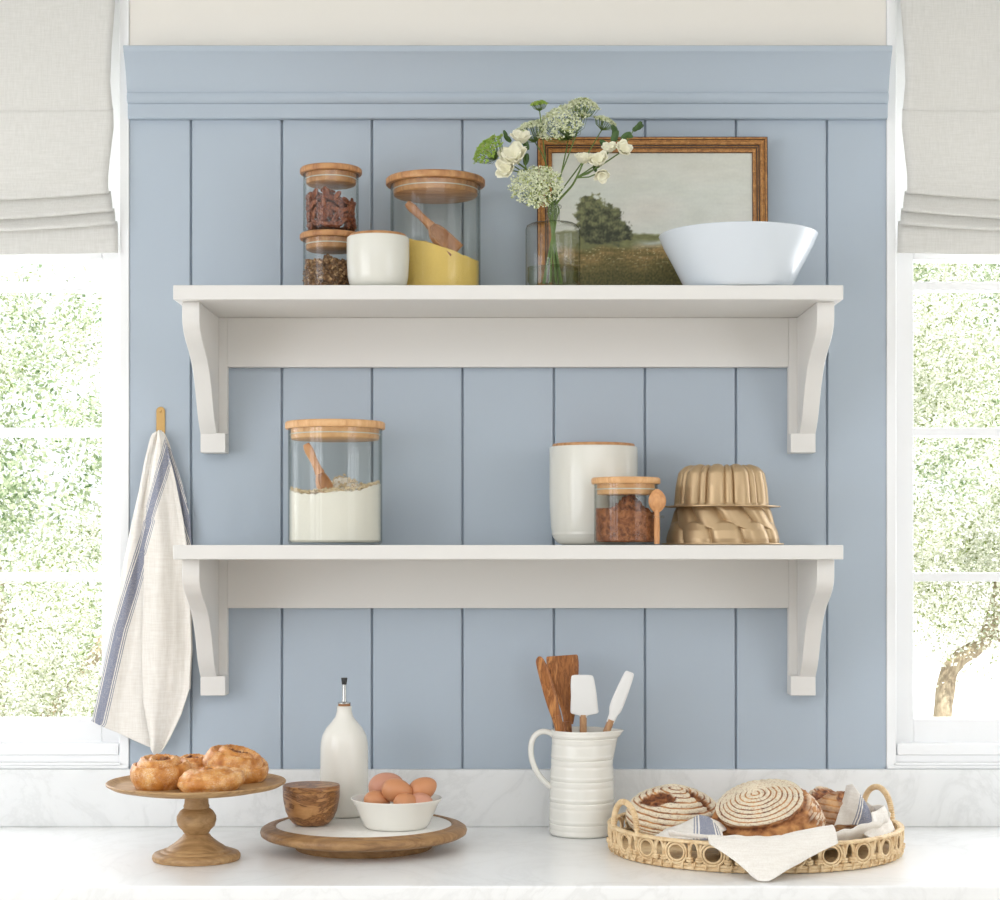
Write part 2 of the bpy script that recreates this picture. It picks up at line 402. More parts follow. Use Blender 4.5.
# --- windows
def window(idx, s, xe):
    # s=+1: the jamb nearest the planks is on the window's left (right-hand window); xe = planks' edge
    W = bpy.data.objects.new('window_%d' % idx, None); COL.objects.link(W); W.location = (xe, 0, ZS)
    struct(W, 'white framed window left of the blue planks' if s < 0 else 'white framed window right of the blue planks')
    f = MB()
    def bx(a0, a1, y0, y1, z0, z1, mm=f):
        xs = sorted((s * a0, s * a1)); mm.box(xs[0], xs[1], y0, y1, z0 - ZS, z1 - ZS)
    cw = .0195; full = 1.02
    zt = WT
    bx(.0005, cw, -.004, .15, ZS, zt)                       # casing at the planks
    bx(cw, cw + .003, .006, .15, ZS, zt)
    bx(full - .05, full, -.004, .15, ZS, zt)
    bx(cw, full - .05, -.004, .15, zt - .05, zt)
    bx(.0005, full, -.010, .15, ZS + .0005, ZS + .0065)         # stool, stepped
    bx(cw * .7, full, -.004, .15, ZS + .0065, Z(763, 3.6))
    bx(cw, full - .05, .004, .15, Z(763, 3.6), Z(755.5, 3.6))
    bx(cw + .003, full - .05, -.001, .15, Z(755.5, 3.6), Z(744, 3.61))
    f.obj('window_frame', 'white', W, bevel=.0015)
    sm = MB(); e = abs(X(104, 3.66) - XL); e0 = cw + .003; zb = Z(744, 3.63)
    bx(e0, e, .03, .075, zb, zt - .05, sm)
    bx(full - .1, full - .05, .03, .075, zb, zt - .05, sm)
    bx(e, full - .1, .03, .075, zb, Z(718.5, 3.65), sm)
    bx(e, full - .1, .03, .075, zt - .1, zt - .05, sm)
    bx(e, full - .1, .028, .075, Z(260.5, 3.65), Z(238, 3.65), sm)
    for yp in (286, 432, 577):
        bx(e, full - .1, .038, .068, Z(yp + 4.4, 3.65), Z(yp - 4.4, 3.65), sm)
    sm.obj('window_sash', 'white', W, bevel=.002)
    g = MB(); bx(e - .004, full - .096, .050, .054, Z(722, 3.65), zt - .096, g)
    g.obj('window_pane', 'glass_win', W)
window(1, -1, XL); window(2, 1, XR)

# --- exterior
b = MB(); b.grid(40, 40, lambda u, v: (-20 + 40 * u, .3 + 40 * v, -.35 + .08 * nz(u * 20, v * 20) + max(0, v - .25) * 2.0))
struct(b.obj('ground_outside', 'gravel', ang=None))

def tree(loc, label, trunk, crown, n, seed, cols, leafsize=.023, name='olive_tree'):
    rr = random.Random(seed)
    T = thing(name, loc, label, 'tree', 'trees outside the windows')
    tb = MB()
    for path, r0, r1 in trunk:
        pts = smooth(path, 6); N = len(pts)
        tb.tube(pts, [lerp(r0, r1, i / (N - 1)) * (1 + .12 * nz(i * .8, seed)) for i in range(N)], 10)
    tb.obj('trunk', 'bark', T)
    vs = []; fs = []; cs = []
    clumps = []
    for (cx, cy, cz, rx, ry, rz) in crown:
        for _ in range(int(60 * rx * rz) + 20):
            while True:
                p = Vector((rr.uniform(-1, 1), rr.uniform(-1, 1), rr.uniform(-1, 1)))
                if p.length < 1: break
            clumps.append((cx + p.x * rx, cy + p.y * ry, cz + p.z * rz, rr.uniform(.10, .22), rr.random()))
    for _ in range(n):
        c = rr.choice(clumps)
        p = Vector((rr.gauss(0, 1), rr.gauss(0, 1), rr.gauss(0, 1))) * c[3] * .62
        p += Vector(c[:3])
        d = Vector((rr.gauss(0, 1), rr.gauss(0, 1), rr.gauss(0, .8))).normalized()
        w = d.orthogonal().normalized(); w.rotate(Matrix.Rotation(rr.uniform(0, 6.28), 3, d))
        L = leafsize * rr.uniform(.6, 1.3); wd = L * .24
        o = len(vs); vs += [p - d * L * .5, p + w * wd, p + d * L * .5, p - w * wd]
        fs.append((o, o + 1, o + 2, o + 3))
        k = min(1, max(0, 1.05 - rr.random() ** 1.8 * .95 - c[4] * .18)); a, bb = cols
        cl = [lerp(a[i], bb[i], k) for i in range(3)] + [1]
        cs += cl * 4
    lb = MB(); lb.v = [tuple(v) for v in vs]; lb.f = fs; lb.m = [0] * len(fs); lb.attr['Col'] = cs
    lb.obj('foliage', 'foliage', T, smooth=False, fix=False)
    return T
G1, G2 = rgb(112, 128, 58), rgb(252, 252, 244)
ty = 5.0
tree((-2.6, ty, -.3), 'dense pale green olive tree outside the left window',
     [([(0, 0, 0), (.1, 0, .5), (.05, .1, 1.2)], .09, .05), ([(.1, 0, .6), (.5, .1, 1.1), (.9, .1, 1.7)], .05, .02)],
     [(0, 0, 1.7, 1.5, .8, 1.5), (.3, -.2, .9, .9, .6, .6)], 100000, 3, (G1, G2))
tree((-3.4, ty + 3.0, -.3), 'leafy tree standing further back beyond the left window',
     [([(0, 0, 0), (.1, 0, 1.2), (.0, .1, 2.2)], .12, .06)], [(0, 0, 1.7, 2.2, .9, 1.9)], 50000, 4, (rgb(96, 126, 74), rgb(216, 224, 196)), .045)
d8 = DW + ty
tree((X(937, d8), ty, -.3), 'pale trunked olive tree leaning outside the right window',
     [([(0, 0, 0), (.0, 0, .55), (.04, 0, Z(690, d8) + .3), (.10, 0, Z(660, d8) + .3), (.26, .05, Z(640, d8) + .34), (.4, .1, 1.9)], .05, .035),
      ([(.26, .05, Z(640, d8) + .34), (.6, .05, 1.25), (.9, .1, 1.5)], .025, .012)],
     [(.25, 0, 2.55, 1.5, .7, 1.20), (-.1, -.1, 1.62, .9, .4, .36)], 100000, 5, (G1, G2))
tree((X(1045, d8 + 1.2), ty + 1.2, -.3), 'slim trunked tree at the edge of the right window',
     [([(0, 0, 0), (-.02, 0, .7), (.12, 0, 1.1), (.3, .1, 1.6)], .045, .03)],
     [(.5, .2, 2.5, 1.3, .7, 1.1)], 20000, 6, (G1, G2))
tree((5.0, ty + 5.0, -.3), 'leafy tree standing further back beyond the right window',
     [([(0, 0, 0), (.1, 0, 1.2), (.0, .1, 2.2)], .12, .06)], [(-1.2, 0, 3.1, 2.8, .9, 1.7)], 50000, 8, (rgb(96, 126, 74), rgb(216, 224, 196)), .05)

# ================================================================== ROMAN SHADES
def roman_shade(s, xe, label):
    S = thing('roman_shade', (xe, 0, WT - .01), label, 'window shade', 'linen roman shades')
    zt = WT - .012; ztop = WT - .01
    P = lambda py: Z(py, 3.575)
    prof = [(-.020, zt), (-.026, P(20)), (-.030, P(104)), (-.026, P(108)), (-.030, P(113)), (-.038, P(160)), (-.046, P(184)), (-.050, P(192)), (-.048, P(194.5)), (-.036, P(193)), (-.030, P(191)),
            (-.031, P(197)), (-.038, P(205)), (-.044, P(209.5)), (-.041, P(211.5)), (-.030, P(210)), (-.024, P(208)),
            (-.026, P(214)), (-.034, P(220)), (-.036, P(222.5)), (-.032, P(224)), (-.022, P(222)), (-.014, P(220)),
            (-.012, P(228)), (-.013, P(240)), (-.012, P(249.5)), (-.010, P(250.5))]
    prof = [prof[0]] + [tuple(q) for q in smooth([(a, b, 0) for a, b in prof], 3)]
    prof = [(q[0], q[1]) for q in prof]
    N = len(prof) - 1
    edge = [(P(250), .000), (P(222), .001), (P(205), .006), (P(188), .012), (P(175), .013), (P(150), .009), (P(125), .004), (P(112), .006), (P(95), .010), (P(75), .013), (P(40), .009), (P(0), .003), (zt, .002)]
    W = .955
    def fn(u, v):
        y, z = prof[min(N, int(round(v * N)))]
        e = curve1(edge, z) + .0195
        x = e + (W - e) * u
        lo = 1 if z < P(150) else 0.0
        sag = -.022 * math.sin(min(1, u * 2.2) * PI * .5) * max(0, min(1, (P(120) - z) / (P(120) - P(210))))
        if z < P(150): sag *= max(0, min(1, (z - P(260)) / (P(215) - P(260))))
        y2 = y - .004 * math.exp(-((u - .02) / .05) ** 2) + .003 * nz(u * 7, z * 6, s) * (1 if z > P(225) else .3) + .0012 * nz(u * 30, z * 20, s)
        return (s * x, y2, z + sag - ztop)
    m = MB(); m.grid(60, N, fn)
    m.obj('fabric', 'shade', S, solid=.0018, ang=80)
    m = MB(); xs = sorted((s * .026, s * .955)); m.box(xs[0], xs[1], -.019, .012, -.03, 0)
    m.obj('headrail', 'white', S, bevel=.002)
roman_shade(-1, XL, 'off-white linen roman shade over the left window')
roman_shade(1, XR, 'off-white linen roman shade over the right window')

# ================================================================== COUNTER
b = MB(); b.box(-RX + .001, RX - .001, Y(2.96), -.0005, CT - .04, CT)
tag(b.obj('countertop', 'marble_top', bevel=.004, seg=3), 'long white marble countertop running under both windows', 'countertop')
b = MB(); b.box(-RX + .001, RX - .001, -.02, -.0005, CT + .0003, ZS)
tag(b.obj('backsplash', 'marble', bevel=.0015), 'low grey-veined marble backsplash behind the countertop', 'backsplash')
b = MB(); b.box(-RX + .01, RX - .01, Y(3.02), -.001, .1, CT - .0405); b.box(-RX + .01, RX - .01, Y(3.08), -.001, .001, .0995)
tag(b.obj('base_cabinet', 'white', bevel=.002), 'long white base cabinet under the marble countertop', 'cabinet')

# ================================================================== SHELVES
def shelf(z, label):
    cx = .006; hw = (X(843.5, 3.33) - X(173, 3.33)) / 2
    S = thing('wall_shelf', (cx, 0, z), label, 'shelf', 'white wall shelves on the blue planks')
    t = .0268
    m = MB(); m.box(-hw, hw, -.28, -.001, -t, 0); m.obj('shelf_board', 'shelf', S, bevel=.0018)
    bo = .6090; bi = bo - .0325; pi_ = bo - .0495
    m = MB(); m.box(-pi_, pi_, -.021, -.001, -t - .0985, -t - .0003); m.obj('rail', 'shelf', S, bevel=.0012)
    for s in (-1, 1):
        m = MB()
        out = [(-.0215, -t - .0003), (-.250, -t - .0003)]
        cur = smooth([(-.250, -.040, 0), (-.249, -.060, 0), (-.240, -.077, 0), (-.216, -.095, 0), (-.178, -.114, 0), (-.145, -.135, 0), (-.120, -.162, 0), (-.101, -.190, 0), (-.084, -.220, 0), (-.066, -.243, 0), (-.046, -.2610, 0)], 5)
        out += [(p.x, p.y) for p in cur] + [(-.0215, -.2610)]
        xs = sorted((s * bi, s * bo)); m.prism(out, 'x', xs[0], xs[1])
        xs = sorted((s * pi_, s * bo)); m.box(xs[0], xs[1], -.021, -.001, -.2975, -t - .0003)
        m.box(xs[0], xs[1], -.047, -.0214, -.2975, -.2587)
        m.obj('bracket', 'shelf', S, bevel=.0012, ang=30)
    return S
shelf(ZU, 'upper white wall shelf holding the jars, vase and painting')
shelf(ZL, 'lower white wall shelf holding the flour jar and cake pans')

# ================================================================== JARS
def jar(px, d, zb, rl, rg, h, lt, label, cat='jar', lid='lid', name='glass_jar', group=None):
    """ rl lid radius, rg glass radius, h total height, lt lid thickness """
    J = thing(name, (X(px, d), Y(d), zb), label, cat, group)
    g = MB(); w = .0022; hg = h - lt
    g.lathe([(0, .0006), (rg - .006, .0006), (rg - .002, .0025), (rg, .007), (rg, hg - .0004), (rg - w, hg - .0004), (rg - w, .009), (rg - .006, .0045), (0, .004)], 64)
    g.obj('glass_body', 'glass', J)
    l = MB(); pr = rg - w - .0035
    l.lathe([(0, hg - .020), (pr - .002, hg - .020), (pr, hg - .018), (pr, hg), (rl - .0015, hg), (rl, hg + .002), (rl, h - .0025), (rl - .0025, h), (0, h)], 64)
    L = l.obj('lid', lid, J, ang=50)
    r = MB(); r.tube([((pr + .0014) * math.cos(2 * PI * k / 48), (pr + .0014) * math.sin(2 * PI * k / 48), hg - .010) for k in range(48)], .0011, 6, closed=True)
    r.obj('gasket', 'gasket', L)
    return J, rg - w, hg

# pecans over walnuts
dj = 3.49; zl = Z(229, dj - .06); zt = Z(162.5, dj - .06)
jar(330.7, dj, ZU + .0003, .0598, .0534, zl - ZU, .0115, 'small wood-lidded glass jar of walnuts, the bottom one of its stack')
jar(331, dj, zl + .0006, .0600, .0536, zt - zl, .0115, 'small wood-lidded glass jar of pecans, standing on the jar of walnuts')

def fill_nuts(proto, cx, cy, z0, z1, rad, count, label, cat, group, size, seed, tilt, top, sc=1.0):
    rr = random.Random(seed); made = 0; pos = []
    tries = 0
    while made < count and tries < 20000:
        tries += 1
        a = rr.uniform(0, 2 * PI)
        front = math.sin(a) < .35
        if not front and rr.random() < .6: continue
        shell = rr.random() < .74
        z = rr.uniform(z0, z1)
        zlim = z1 + top(math.cos(a))
        if z > zlim: continue
        r = rad - size * rr.uniform(.26, .62) if shell else rr.uniform(0, rad - size * .7)
        if not shell: z = zlim - rr.uniform(0, .014)
        p = Vector((r * math.cos(a), r * math.sin(a), z))
        md = size * (.64 if tries < 9000 else .54)
        if any((p - q).length < md for q in pos): continue
        pos.append(p)
        o = proto if made == 0 else proto.copy()
        if made: COL.objects.link(o)
        o.location = (cx + p.x, cy + p.y, p.z)
        if shell:   # lie flat against the glass, grooved face outwards
            rad_v = Vector((math.cos(a), math.sin(a), 0)); tg = Vector((-math.sin(a), math.cos(a), 0))
            th = rr.uniform(-tilt, tilt) + PI / 2; xa = (tg * math.cos(th) + Vector((0, 0, 1)) * math.sin(th) + rad_v * rr.uniform(-.2, .2)).normalized()
            za = (rad_v - xa * rad_v.dot(xa)).normalized() * rr.choice((1, 1, -1)); ya = za.cross(xa)
            o.rotation_euler = Matrix((xa, ya, za)).transposed().to_euler()
        else: o.rotation_euler = (rr.uniform(-.5, .5), rr.uniform(-.5, .5), rr.uniform(0, 6.28))
        s = rr.uniform(.85, 1.12) * sc; o.scale = (s, s, s)
        tag(o, label, cat, group); made += 1
    return made
m = MB()   # pecan half: long, two lobes with lengthwise grooves
def pec(u, v):
    a = u * 2 * PI; t = v * PI; x = -.0150 * math.cos(t); r = .0074 * math.sin(t) ** .75 + .0001
    k = 1 - .32 * math.exp(-((math.cos(a)) / .20) ** 2) * (1 if math.sin(a) > 0 else .3) - .16 * math.exp(-((abs(math.cos(a)) - .62) / .13) ** 2) + .10 * nz(x * 260, math.cos(a) * 3, math.sin(a) * 3)
    return (x, r * math.cos(a) * 1.02 * k, r * .72 * math.sin(a) * k)
m.grid(32, 14, pec, wrap=True)
pecan = m.obj('pecan', 'pecan')
fill_nuts(pecan, X(331, dj), Y(dj), zl + .012, zl + .073, .0510, 190, 'reddish brown pecan half in the upper small glass jar', 'pecan', 'pecans in the upper small jar', .0200, 11, 1.5, lambda c: .004 - .012 * c * c + (-.006 if c > .3 else .004), sc=.74)
m = MB()
def wal(u, v):
    a = u * 2 * PI; t = v * PI
    d = Vector((math.sin(t) * math.cos(a), math.sin(t) * math.sin(a), math.cos(t)))
    k = 1 + .38 * nz(d.x * 2.6 + 4, d.y * 2.6, d.z * 2.6) + .22 * nz(d.x * 6, d.y * 6 + 3, d.z * 6)
    k *= 1 - .3 * math.exp(-(d.x / .16) ** 2)
    return (d.x * .0125 * k, d.y * .0085 * k, d.z * .0100 * k)
m.grid(18, 12, wal, wrap=True)
walnut = m.obj('walnut', 'walnut')
fill_nuts(walnut, X(330.7, dj), Y(dj), ZU + .014, ZU + .063, .0488, 112, 'crinkled light brown walnut piece in the lower small glass jar', 'walnut', 'walnuts in the lower small jar', .0195, 12, 1.6, lambda c: .006 * math.cos(c * 5))

# small cream canister
def canister(px, d, zb, r, h, label, lidtab=False):
    C_ = thing('ceramic_canister', (X(px, d), Y(d), zb), label, 'canister')
    k = r / .06
    m = MB(); pr = [(0, .0008), (r * .70, .0008), (r * .82, .003 * k), (r * .92, .011 * k), (r * .965, .024 * k), (r, .06 * k), (r, h - .004), (r - .001, h - .0015), (r - .0035, h - .0012), (r - .0048, h - .004), (r - .0048, .02), (r * .6, .010), (0, .010)]
    m.lathe(pr, 64); m.obj('body', 'ceramic_cream', C_)
    m = MB(); q = r - .0056
    m.lathe([(0, h - .012), (q - .002, h - .012), (q, h - .010), (q, h + .0028), (q - .002, h + .0045), (0, h + .0045)], 64)
    m.obj('lid', 'lid', C_, ang=50)
    return C_
canister(378, 3.395, ZU + .0003, .0590, Z(232, 3.336) - ZU, 'small cream ceramic canister in front of the big cornmeal jar')
cn = canister(593.5, 3.522, ZL + .0003, .0862, Z(444, 3.436) - ZL, 'tall cream ceramic canister with a flat wooden lid')

# cornmeal jar
dc = 3.505; hc = Z(169, dc - .096) - ZU
jar(435.5, dc, ZU + .0003, .0966, .0876, hc, .0130, 'largest wood-lidded glass jar half full of yellow cornmeal')
def fill(name, cx, cy, z0, rad, hfun, mat, label, n=48, rough=.0):
    m = MB(); rad -= .0006
    m.lathe([(0, 0), (rad - .004, 0), (rad, .004)], n)
    NR = 14
    def fn(u, v):
        a = 2 * PI * u
        r = rad * (1 - v)
        x, y = r * math.cos(a), r * math.sin(a)
        return (x, y, hfun(x / rad, y / rad) + rough * (nz(x * 160, y * 160, 1) + .6 * nz(x * 380, y * 380, 2)) * (1 if v > .03 else .5))
    o = m.grid(n * 2, 30, fn, wrap=True)
    m.grid(n * 2, 1, lambda u, v: (rad * math.cos(2 * PI * u), rad * math.sin(2 * PI * u), .004 if v == 0 else hfun(math.cos(2 * PI * u), math.sin(2 * PI * u)) + rough * .5 * (nz(rad * math.cos(2 * PI * u) * 160, rad * math.sin(2 * PI * u) * 160, 1) + .6 * nz(rad * math.cos(2 * PI * u) * 380, rad * math.sin(2 * PI * u) * 380, 2))), wrap=True)
    o = m.obj(name, mat, loc=(cx, cy, z0), ang=60)
    tag(o, label, name, kind='stuff'); return o
zf = lambda py, d: Z(py, d)
fill('cornmeal', X(435.5, dc), Y(dc), ZU + .0055, .0852, lambda x, y: lerp(Z(231, dc - .085), Z(257, dc - .085), (x + 1) / 2) - ZU - .0055 + .016 * max(0, (y + .3)) + .010 * math.exp(-((x + .1) / .4) ** 2 - (y / .5) ** 2) + .0025 * nz(x * 4, y * 4), 'corn', 'yellow cornmeal filling the largest glass jar', rough=.0012)

def scoop(tip, end, rad, label, mat='scoop', roll=0.0):
    """ handle tip -> bowl end """
    a = Vector(tip); b_ = Vector(end); d = (b_ - a); L = d.length; d.normalize()
    S = thing('wooden_scoop', tuple(b_), label, 'scoop')
    rel = lambda p: tuple(Vector(p) - b_)
    m = MB()
    hl = L * .50
    pts = [a + d * (hl * k / 8) for k in range(9)]
    m.tube([rel(p) for p in pts], [.0060, .0082, .0088, .0080, .0074, .0072, .0074, .0082, .0100], 12)
    m.obj('handle', mat, S)
    m = MB()
    bl = L - hl + .004; c0 = a + d * (hl - .002)
    z_ = Vector((0, 0, 1)); up = (z_ - d * z_.dot(d)); up.normalize(); up.rotate(Matrix.Rotation(roll, 3, d)); w = d.cross(up)
    def fn(u, v, k=1.0):
        t = v; q_ = min(1, t / .42 + .03); rr = rad * math.sqrt(max(0, 1 - (1 - q_) ** 2)) * (1 + .12 * t) * k
        ang = lerp(PI * .02, PI * .98, u)
        drop = rr * math.sin(ang) * .9
        p = c0 + d * (bl * t) + w * (rr * math.cos(ang)) - up * drop + up * rad * .15
        return rel(p)
    m.grid(20, 14, lambda u, v: fn(u, v))
    # closed heel
    m.obj('scoop_bowl', mat, S, solid=.0028, ang=70)
    return S
scoop((X(407, 3.44), Y(3.44), Z(203, 3.44)), (X(456, 3.445), Y(3.445), Z(250, 3.445)), .0225, 'wooden scoop standing in the yellow cornmeal', roll=.75)

# flour jar
df = 3.47; hf = Z(418.7, df - .096) - ZL
jar(335.2, df, ZL + .0003, .0962, .0906, hf, .0140, 'wide wood-lidded glass jar of white flour on the lower shelf', lid='lid_pale')
zq = lambda py: Z(py, df - .088) - ZL - .0055
fill('flour', X(335.2, df), Y(df), ZL + .0055, .0882, lambda x, y: zq(492) + .012 * max(0, abs(x) - .6) / .4 + .030 * math.exp(-((x - .12) / .42) ** 2 - ((y - .25) / .5) ** 2) + .006 * x - .008 * math.exp(-((x + .3) / .2) ** 2 - ((y + .6) / .3) ** 2), 'flour', 'white flour heaped in the wide glass jar', rough=.006)
# loose coarse crumbs on the flour
rr = random.Random(3); m = MB()
for k in range(520):
    a = rr.uniform(0, 2 * PI); r = .082 * math.sqrt(rr.random()); x, y = r * math.cos(a), r * math.sin(a)
    if rr.random() < .3: a = rr.uniform(PI, 2 * PI); x, y = .084 * math.cos(a), .084 * math.sin(a)
    xx, yy = x / .0882, y / .0882
    z = zq(492) + .012 * max(0, abs(xx) - .6) / .4 + .030 * math.exp(-((xx - .12) / .42) ** 2 - ((yy - .25) / .5) ** 2) + .006 * xx + rr.uniform(0, .007)
    s = rr.uniform(.0012, .0034)
    o_ = m.lathe([(0, -s), (s * .9, -s * .4), (s, s * .3), (0, s)], 5, (x, y, z), mat=Matrix.Rotation(rr.uniform(0, 3), 3, 'X'))
o = m.obj('flour_crumbs', 'oat', loc=(X(335.2, df), Y(df), ZL + .0055), ang=20); tag(o, 'coarse tan crumbs scattered over the flour in the jar', 'crumbs', kind='stuff')
scoop((X(306, 3.42), Y(3.42), Z(444, 3.42)), (X(334, 3.425), Y(3.425), Z(503, 3.425)), .019, 'wooden scoop standing in the white flour', 'spoon', roll=.6)

# small jar with spoon
ds = 3.388; hs = Z(476.5, ds - .066) - ZL
J, ri, hg = jar(625.8, ds, ZL + .0003, .0650, .0600, hs, .0120, 'low glass jar of brown sugar with a spoon clipped on it', lid='lid_pale')
m = MB()   # glass spoon loop on the side
ang = math.radians(-40); dx, dy = math.cos(ang), math.sin(ang)
m.tube([(dx * .060 + .0118 * math.cos(k * PI / 8) * dx - .0118 * math.sin(k * PI / 8) * dy + dx * .0115, dy * .060 + .0118 * math.cos(k * PI / 8) * dy + .0118 * math.sin(k * PI / 8) * dx + dy * .0115, Z(517, 3.34) - ZL) for k in range(16)], .0022, 6, closed=True)
m.obj('spoon_loop', 'glass', J)
fill('brown_sugar', X(625.8, ds), Y(ds), ZL + .0055, .0576, lambda x, y: Z(512, ds - .055) - ZL - .0055 + .034 * math.exp(-((x - .15) / .42) ** 2 - ((y + .05) / .6) ** 2) - .004 * x, 'sugar', 'crumbly brown sugar heaped in the low glass jar', rough=.009)
sx, sy = X(625.8, ds) + dx * .0715, Y(ds) + dy * .0715
S = thing('wooden_spoon', (sx, sy, Z(545, 3.34)), 'small wooden spoon hooked in the loop of the brown sugar jar', 'spoon')
zr = lambda py: Z(py, 3.34) - Z(545, 3.34)
m = MB(); m.tube([(0, 0, zr(544)), (0, 0, zr(530)), (0, 0, zr(515)), (-.001, -.001, zr(508))], [.0050, .0056, .0050, .0052], 12); m.obj('handle', 'spoon', S)
m = MB()
def fn(u, v, hh=(zr(489), zr(512))):
    t = v; a = 2 * PI * u; zz = lerp(hh[1], hh[0], t)
    r = .0165 * math.sin(PI * (t * .93 + .055)) ** .6
    ym = -.001 - .006 * math.sin(PI * t)
    yy = math.sin(a) * .0060 * math.sin(PI * (t * .94 + .03)) ** .6
    if math.sin(a) > 0: yy *= .2                     # hollowed back
    return (r * math.cos(a), yy + ym, zz)
m.grid(28, 14, fn, wrap=True)
m.obj('spoon_bowl', 'spoon', S, ang=None)

# ================================================================== BUNDT PANS
def bundt_twist():
    d = 3.455; r = .1165; zt_ = Z(503, 3.455) - ZL
    B = thing('bundt_pan', (X(722.5, d), Y(d), ZL + .0003), 'swirled gold bundt pan, the bottom one of the pair', 'bundt pan', 'gold bundt pans on the lower shelf')
    H = .0805
    m = MB()
    n = 12
    n = 10
    def fn(u, v):
        t = v                                           # 0 at the rim below, 1 at the crown above
        a = 2 * PI * u; z = .004 + (H - .004) * t
        s0 = a * n / (2 * PI) + .35 * t; f0 = s0 - math.floor(s0) - .5
        top = .50 - .55 * f0 * f0                       # lower tier: round-headed panels
        rl = curve1([(0, .1080), (.1, .1085), (.3, .1055), (.5, .0985), (.6, .088), (1, .070)], t) * (1 - .10 * (abs(f0) * 2) ** 4)
        if t > top: rl -= .010 * min(1, (t - top) / .08)
        s1 = a * n / (2 * PI) + .5 + 1.05 * (t - .45); f1 = s1 - math.floor(s1) - .5
        end = .34 + .9 * f1 * f1                        # upper tier: slanting lobes with rounded ends
        ru = curve1([(0, .105), (.3, .1035), (.5, .0985), (.8, .0925), (1, .084)], t) * (1 - .11 * (abs(f1) * 2) ** 3)
        if t < end: ru -= .012 * min(1, (end - t) / .05)
        r_ = max(rl, ru)
        return (r_ * math.cos(a), r_ * math.sin(a), z)
    m.grid(400, 60, fn, wrap=True)
    m.lathe([(0, .004), (.02, .0045), (.1085, .004), (.1165, .0036), (.1170, .0018), (.1160, .0005), (.106, .0005)], 96)
    m.lathe([(.070, H), (.05, H + .001), (.03, H - .004), (.0, H - .004)], 48)
    m.obj('pan_shell', 'gold', B, ang=50)
    return B, d, H
B, db, HB = bundt_twist()
z2 = Z(506.5, db - .1)
B2 = thing('bundt_pan', (X(721.5, db), Y(db), z2), 'fluted gold bundt pan, upside down on top of the swirled one', 'bundt pan', 'gold bundt pans on the lower shelf')
H2 = Z(463.5, db - .06) - z2
m = MB()
def fn(u, v):
    t = v; a = 2 * PI * u; n = 10
    # side goes up then rounds over towards the middle
    base, z = [(x, y) for x, y in [(
        curve1([(0, .0915), (.15, .091), (.4, .0885), (.6, .0835), (.72, .073), (.82, .060), (.92, .045), (1, .036)], t),
        curve1([(0, .003), (.15, .014), (.4, .042), (.55, .062), (.65, .074), (.74, .0815), (.82, .0850), (.92, .082), (1, .074)], t) * H2 / .085)]][0]
    s = a * n / (2 * PI) + .25; fr = s - math.floor(s)
    big = math.sin(PI * min(1, fr / .68)) ** .45 if fr < .68 else 0
    sm_ = .78 * math.sin(PI * (fr - .68) / .32) ** .5 if fr >= .68 else 0
    lob = max(big, sm_)
    k = min(1, t / .08)
    return (base * (1 - .11 * k * (1 - lob)) * math.cos(a), base * (1 - .11 * k * (1 - lob)) * math.sin(a), z - .006 * (1 - lob) * max(0, min(1, (t - .5) / .3)))
m.grid(320, 40, fn, wrap=True)
m.lathe([(.080, .0005), (.104, .0005), (.1085, .0012), (.1085, .003), (.104, .0036), (.086, .0036)], 96)
for s_ in (-1, 1):
    m.grid(8, 1, lambda u, v: (s_ * (.1 + .013 * math.sin(PI * u)) , lerp(-.03, .03, u), .0010 + .0022 * v))
m.obj('pan_shell', 'gold', B2, ang=45)

# ================================================================== PAINTING
dp = 3.585; x0, x1 = X(537, dp), X(767, dp); ztop = Z(138.5, 3.59); hgt = ztop - ZU - .001
Pn = thing('framed_painting', ((x0 + x1) / 2, -.030, ZU + .0008), 'gilt framed landscape painting with a dark bush, leaning on the planks', 'painting', rot=(-.050, 0, 0))
w2 = (x1 - x0) / 2; fw = .030
def frame_profile(prof, mats, name):
    """ profile: (distance from outer edge, y) sweeps round the rectangle with mitred corners """
    m = MB(); n = len(prof)
    cs = [(-w2, 0, 1, 1), (w2, 0, -1, 1), (w2, hgt, -1, -1), (-w2, hgt, 1, -1)]
    vs = []; fs = []
    for cx, cz, sx_, sz_ in cs:
        for o_, y in prof: vs.append((cx + sx_ * o_, y, cz + sz_ * o_))
    mm = []
    for c in range(4):
        for k in range(n):
            a = c * n + k; b_ = c * n + (k + 1) % n; c2 = ((c + 1) % 4) * n
            fs.append((a, b_, c2 + (k + 1) % n, c2 + k)); mm.append(mats[k] if k < len(mats) else 0)
    m.add(vs, fs); m.m = mm
    return m
pr = [(0, 0), (0, -.020), (.0020, -.0225), (.0055, -.0225), (.0065, -.0205), (.0085, -.0205), (.0105, -.0225), (.0145, -.0225), (.0160, -.0190), (.0185, -.0185), (.0200, -.0170), (.0225, -.0165), (.0240, -.0135), (.0290, -.0125), (.0300, -.0105), (.0300, 0)]
mt = [1, 1, 0, 1, 0, 0, 0, 0, 1, 0, 1, 0, 0, 1, 0, 0]
frame_profile(pr, mt, 'frame').obj('picture_frame', ['frame', 'frame_dark'], Pn, ang=20)
m = MB(); NU, NV = 240, 170; iw = w2 - .028; ih0, ih1 = .028, hgt - .028
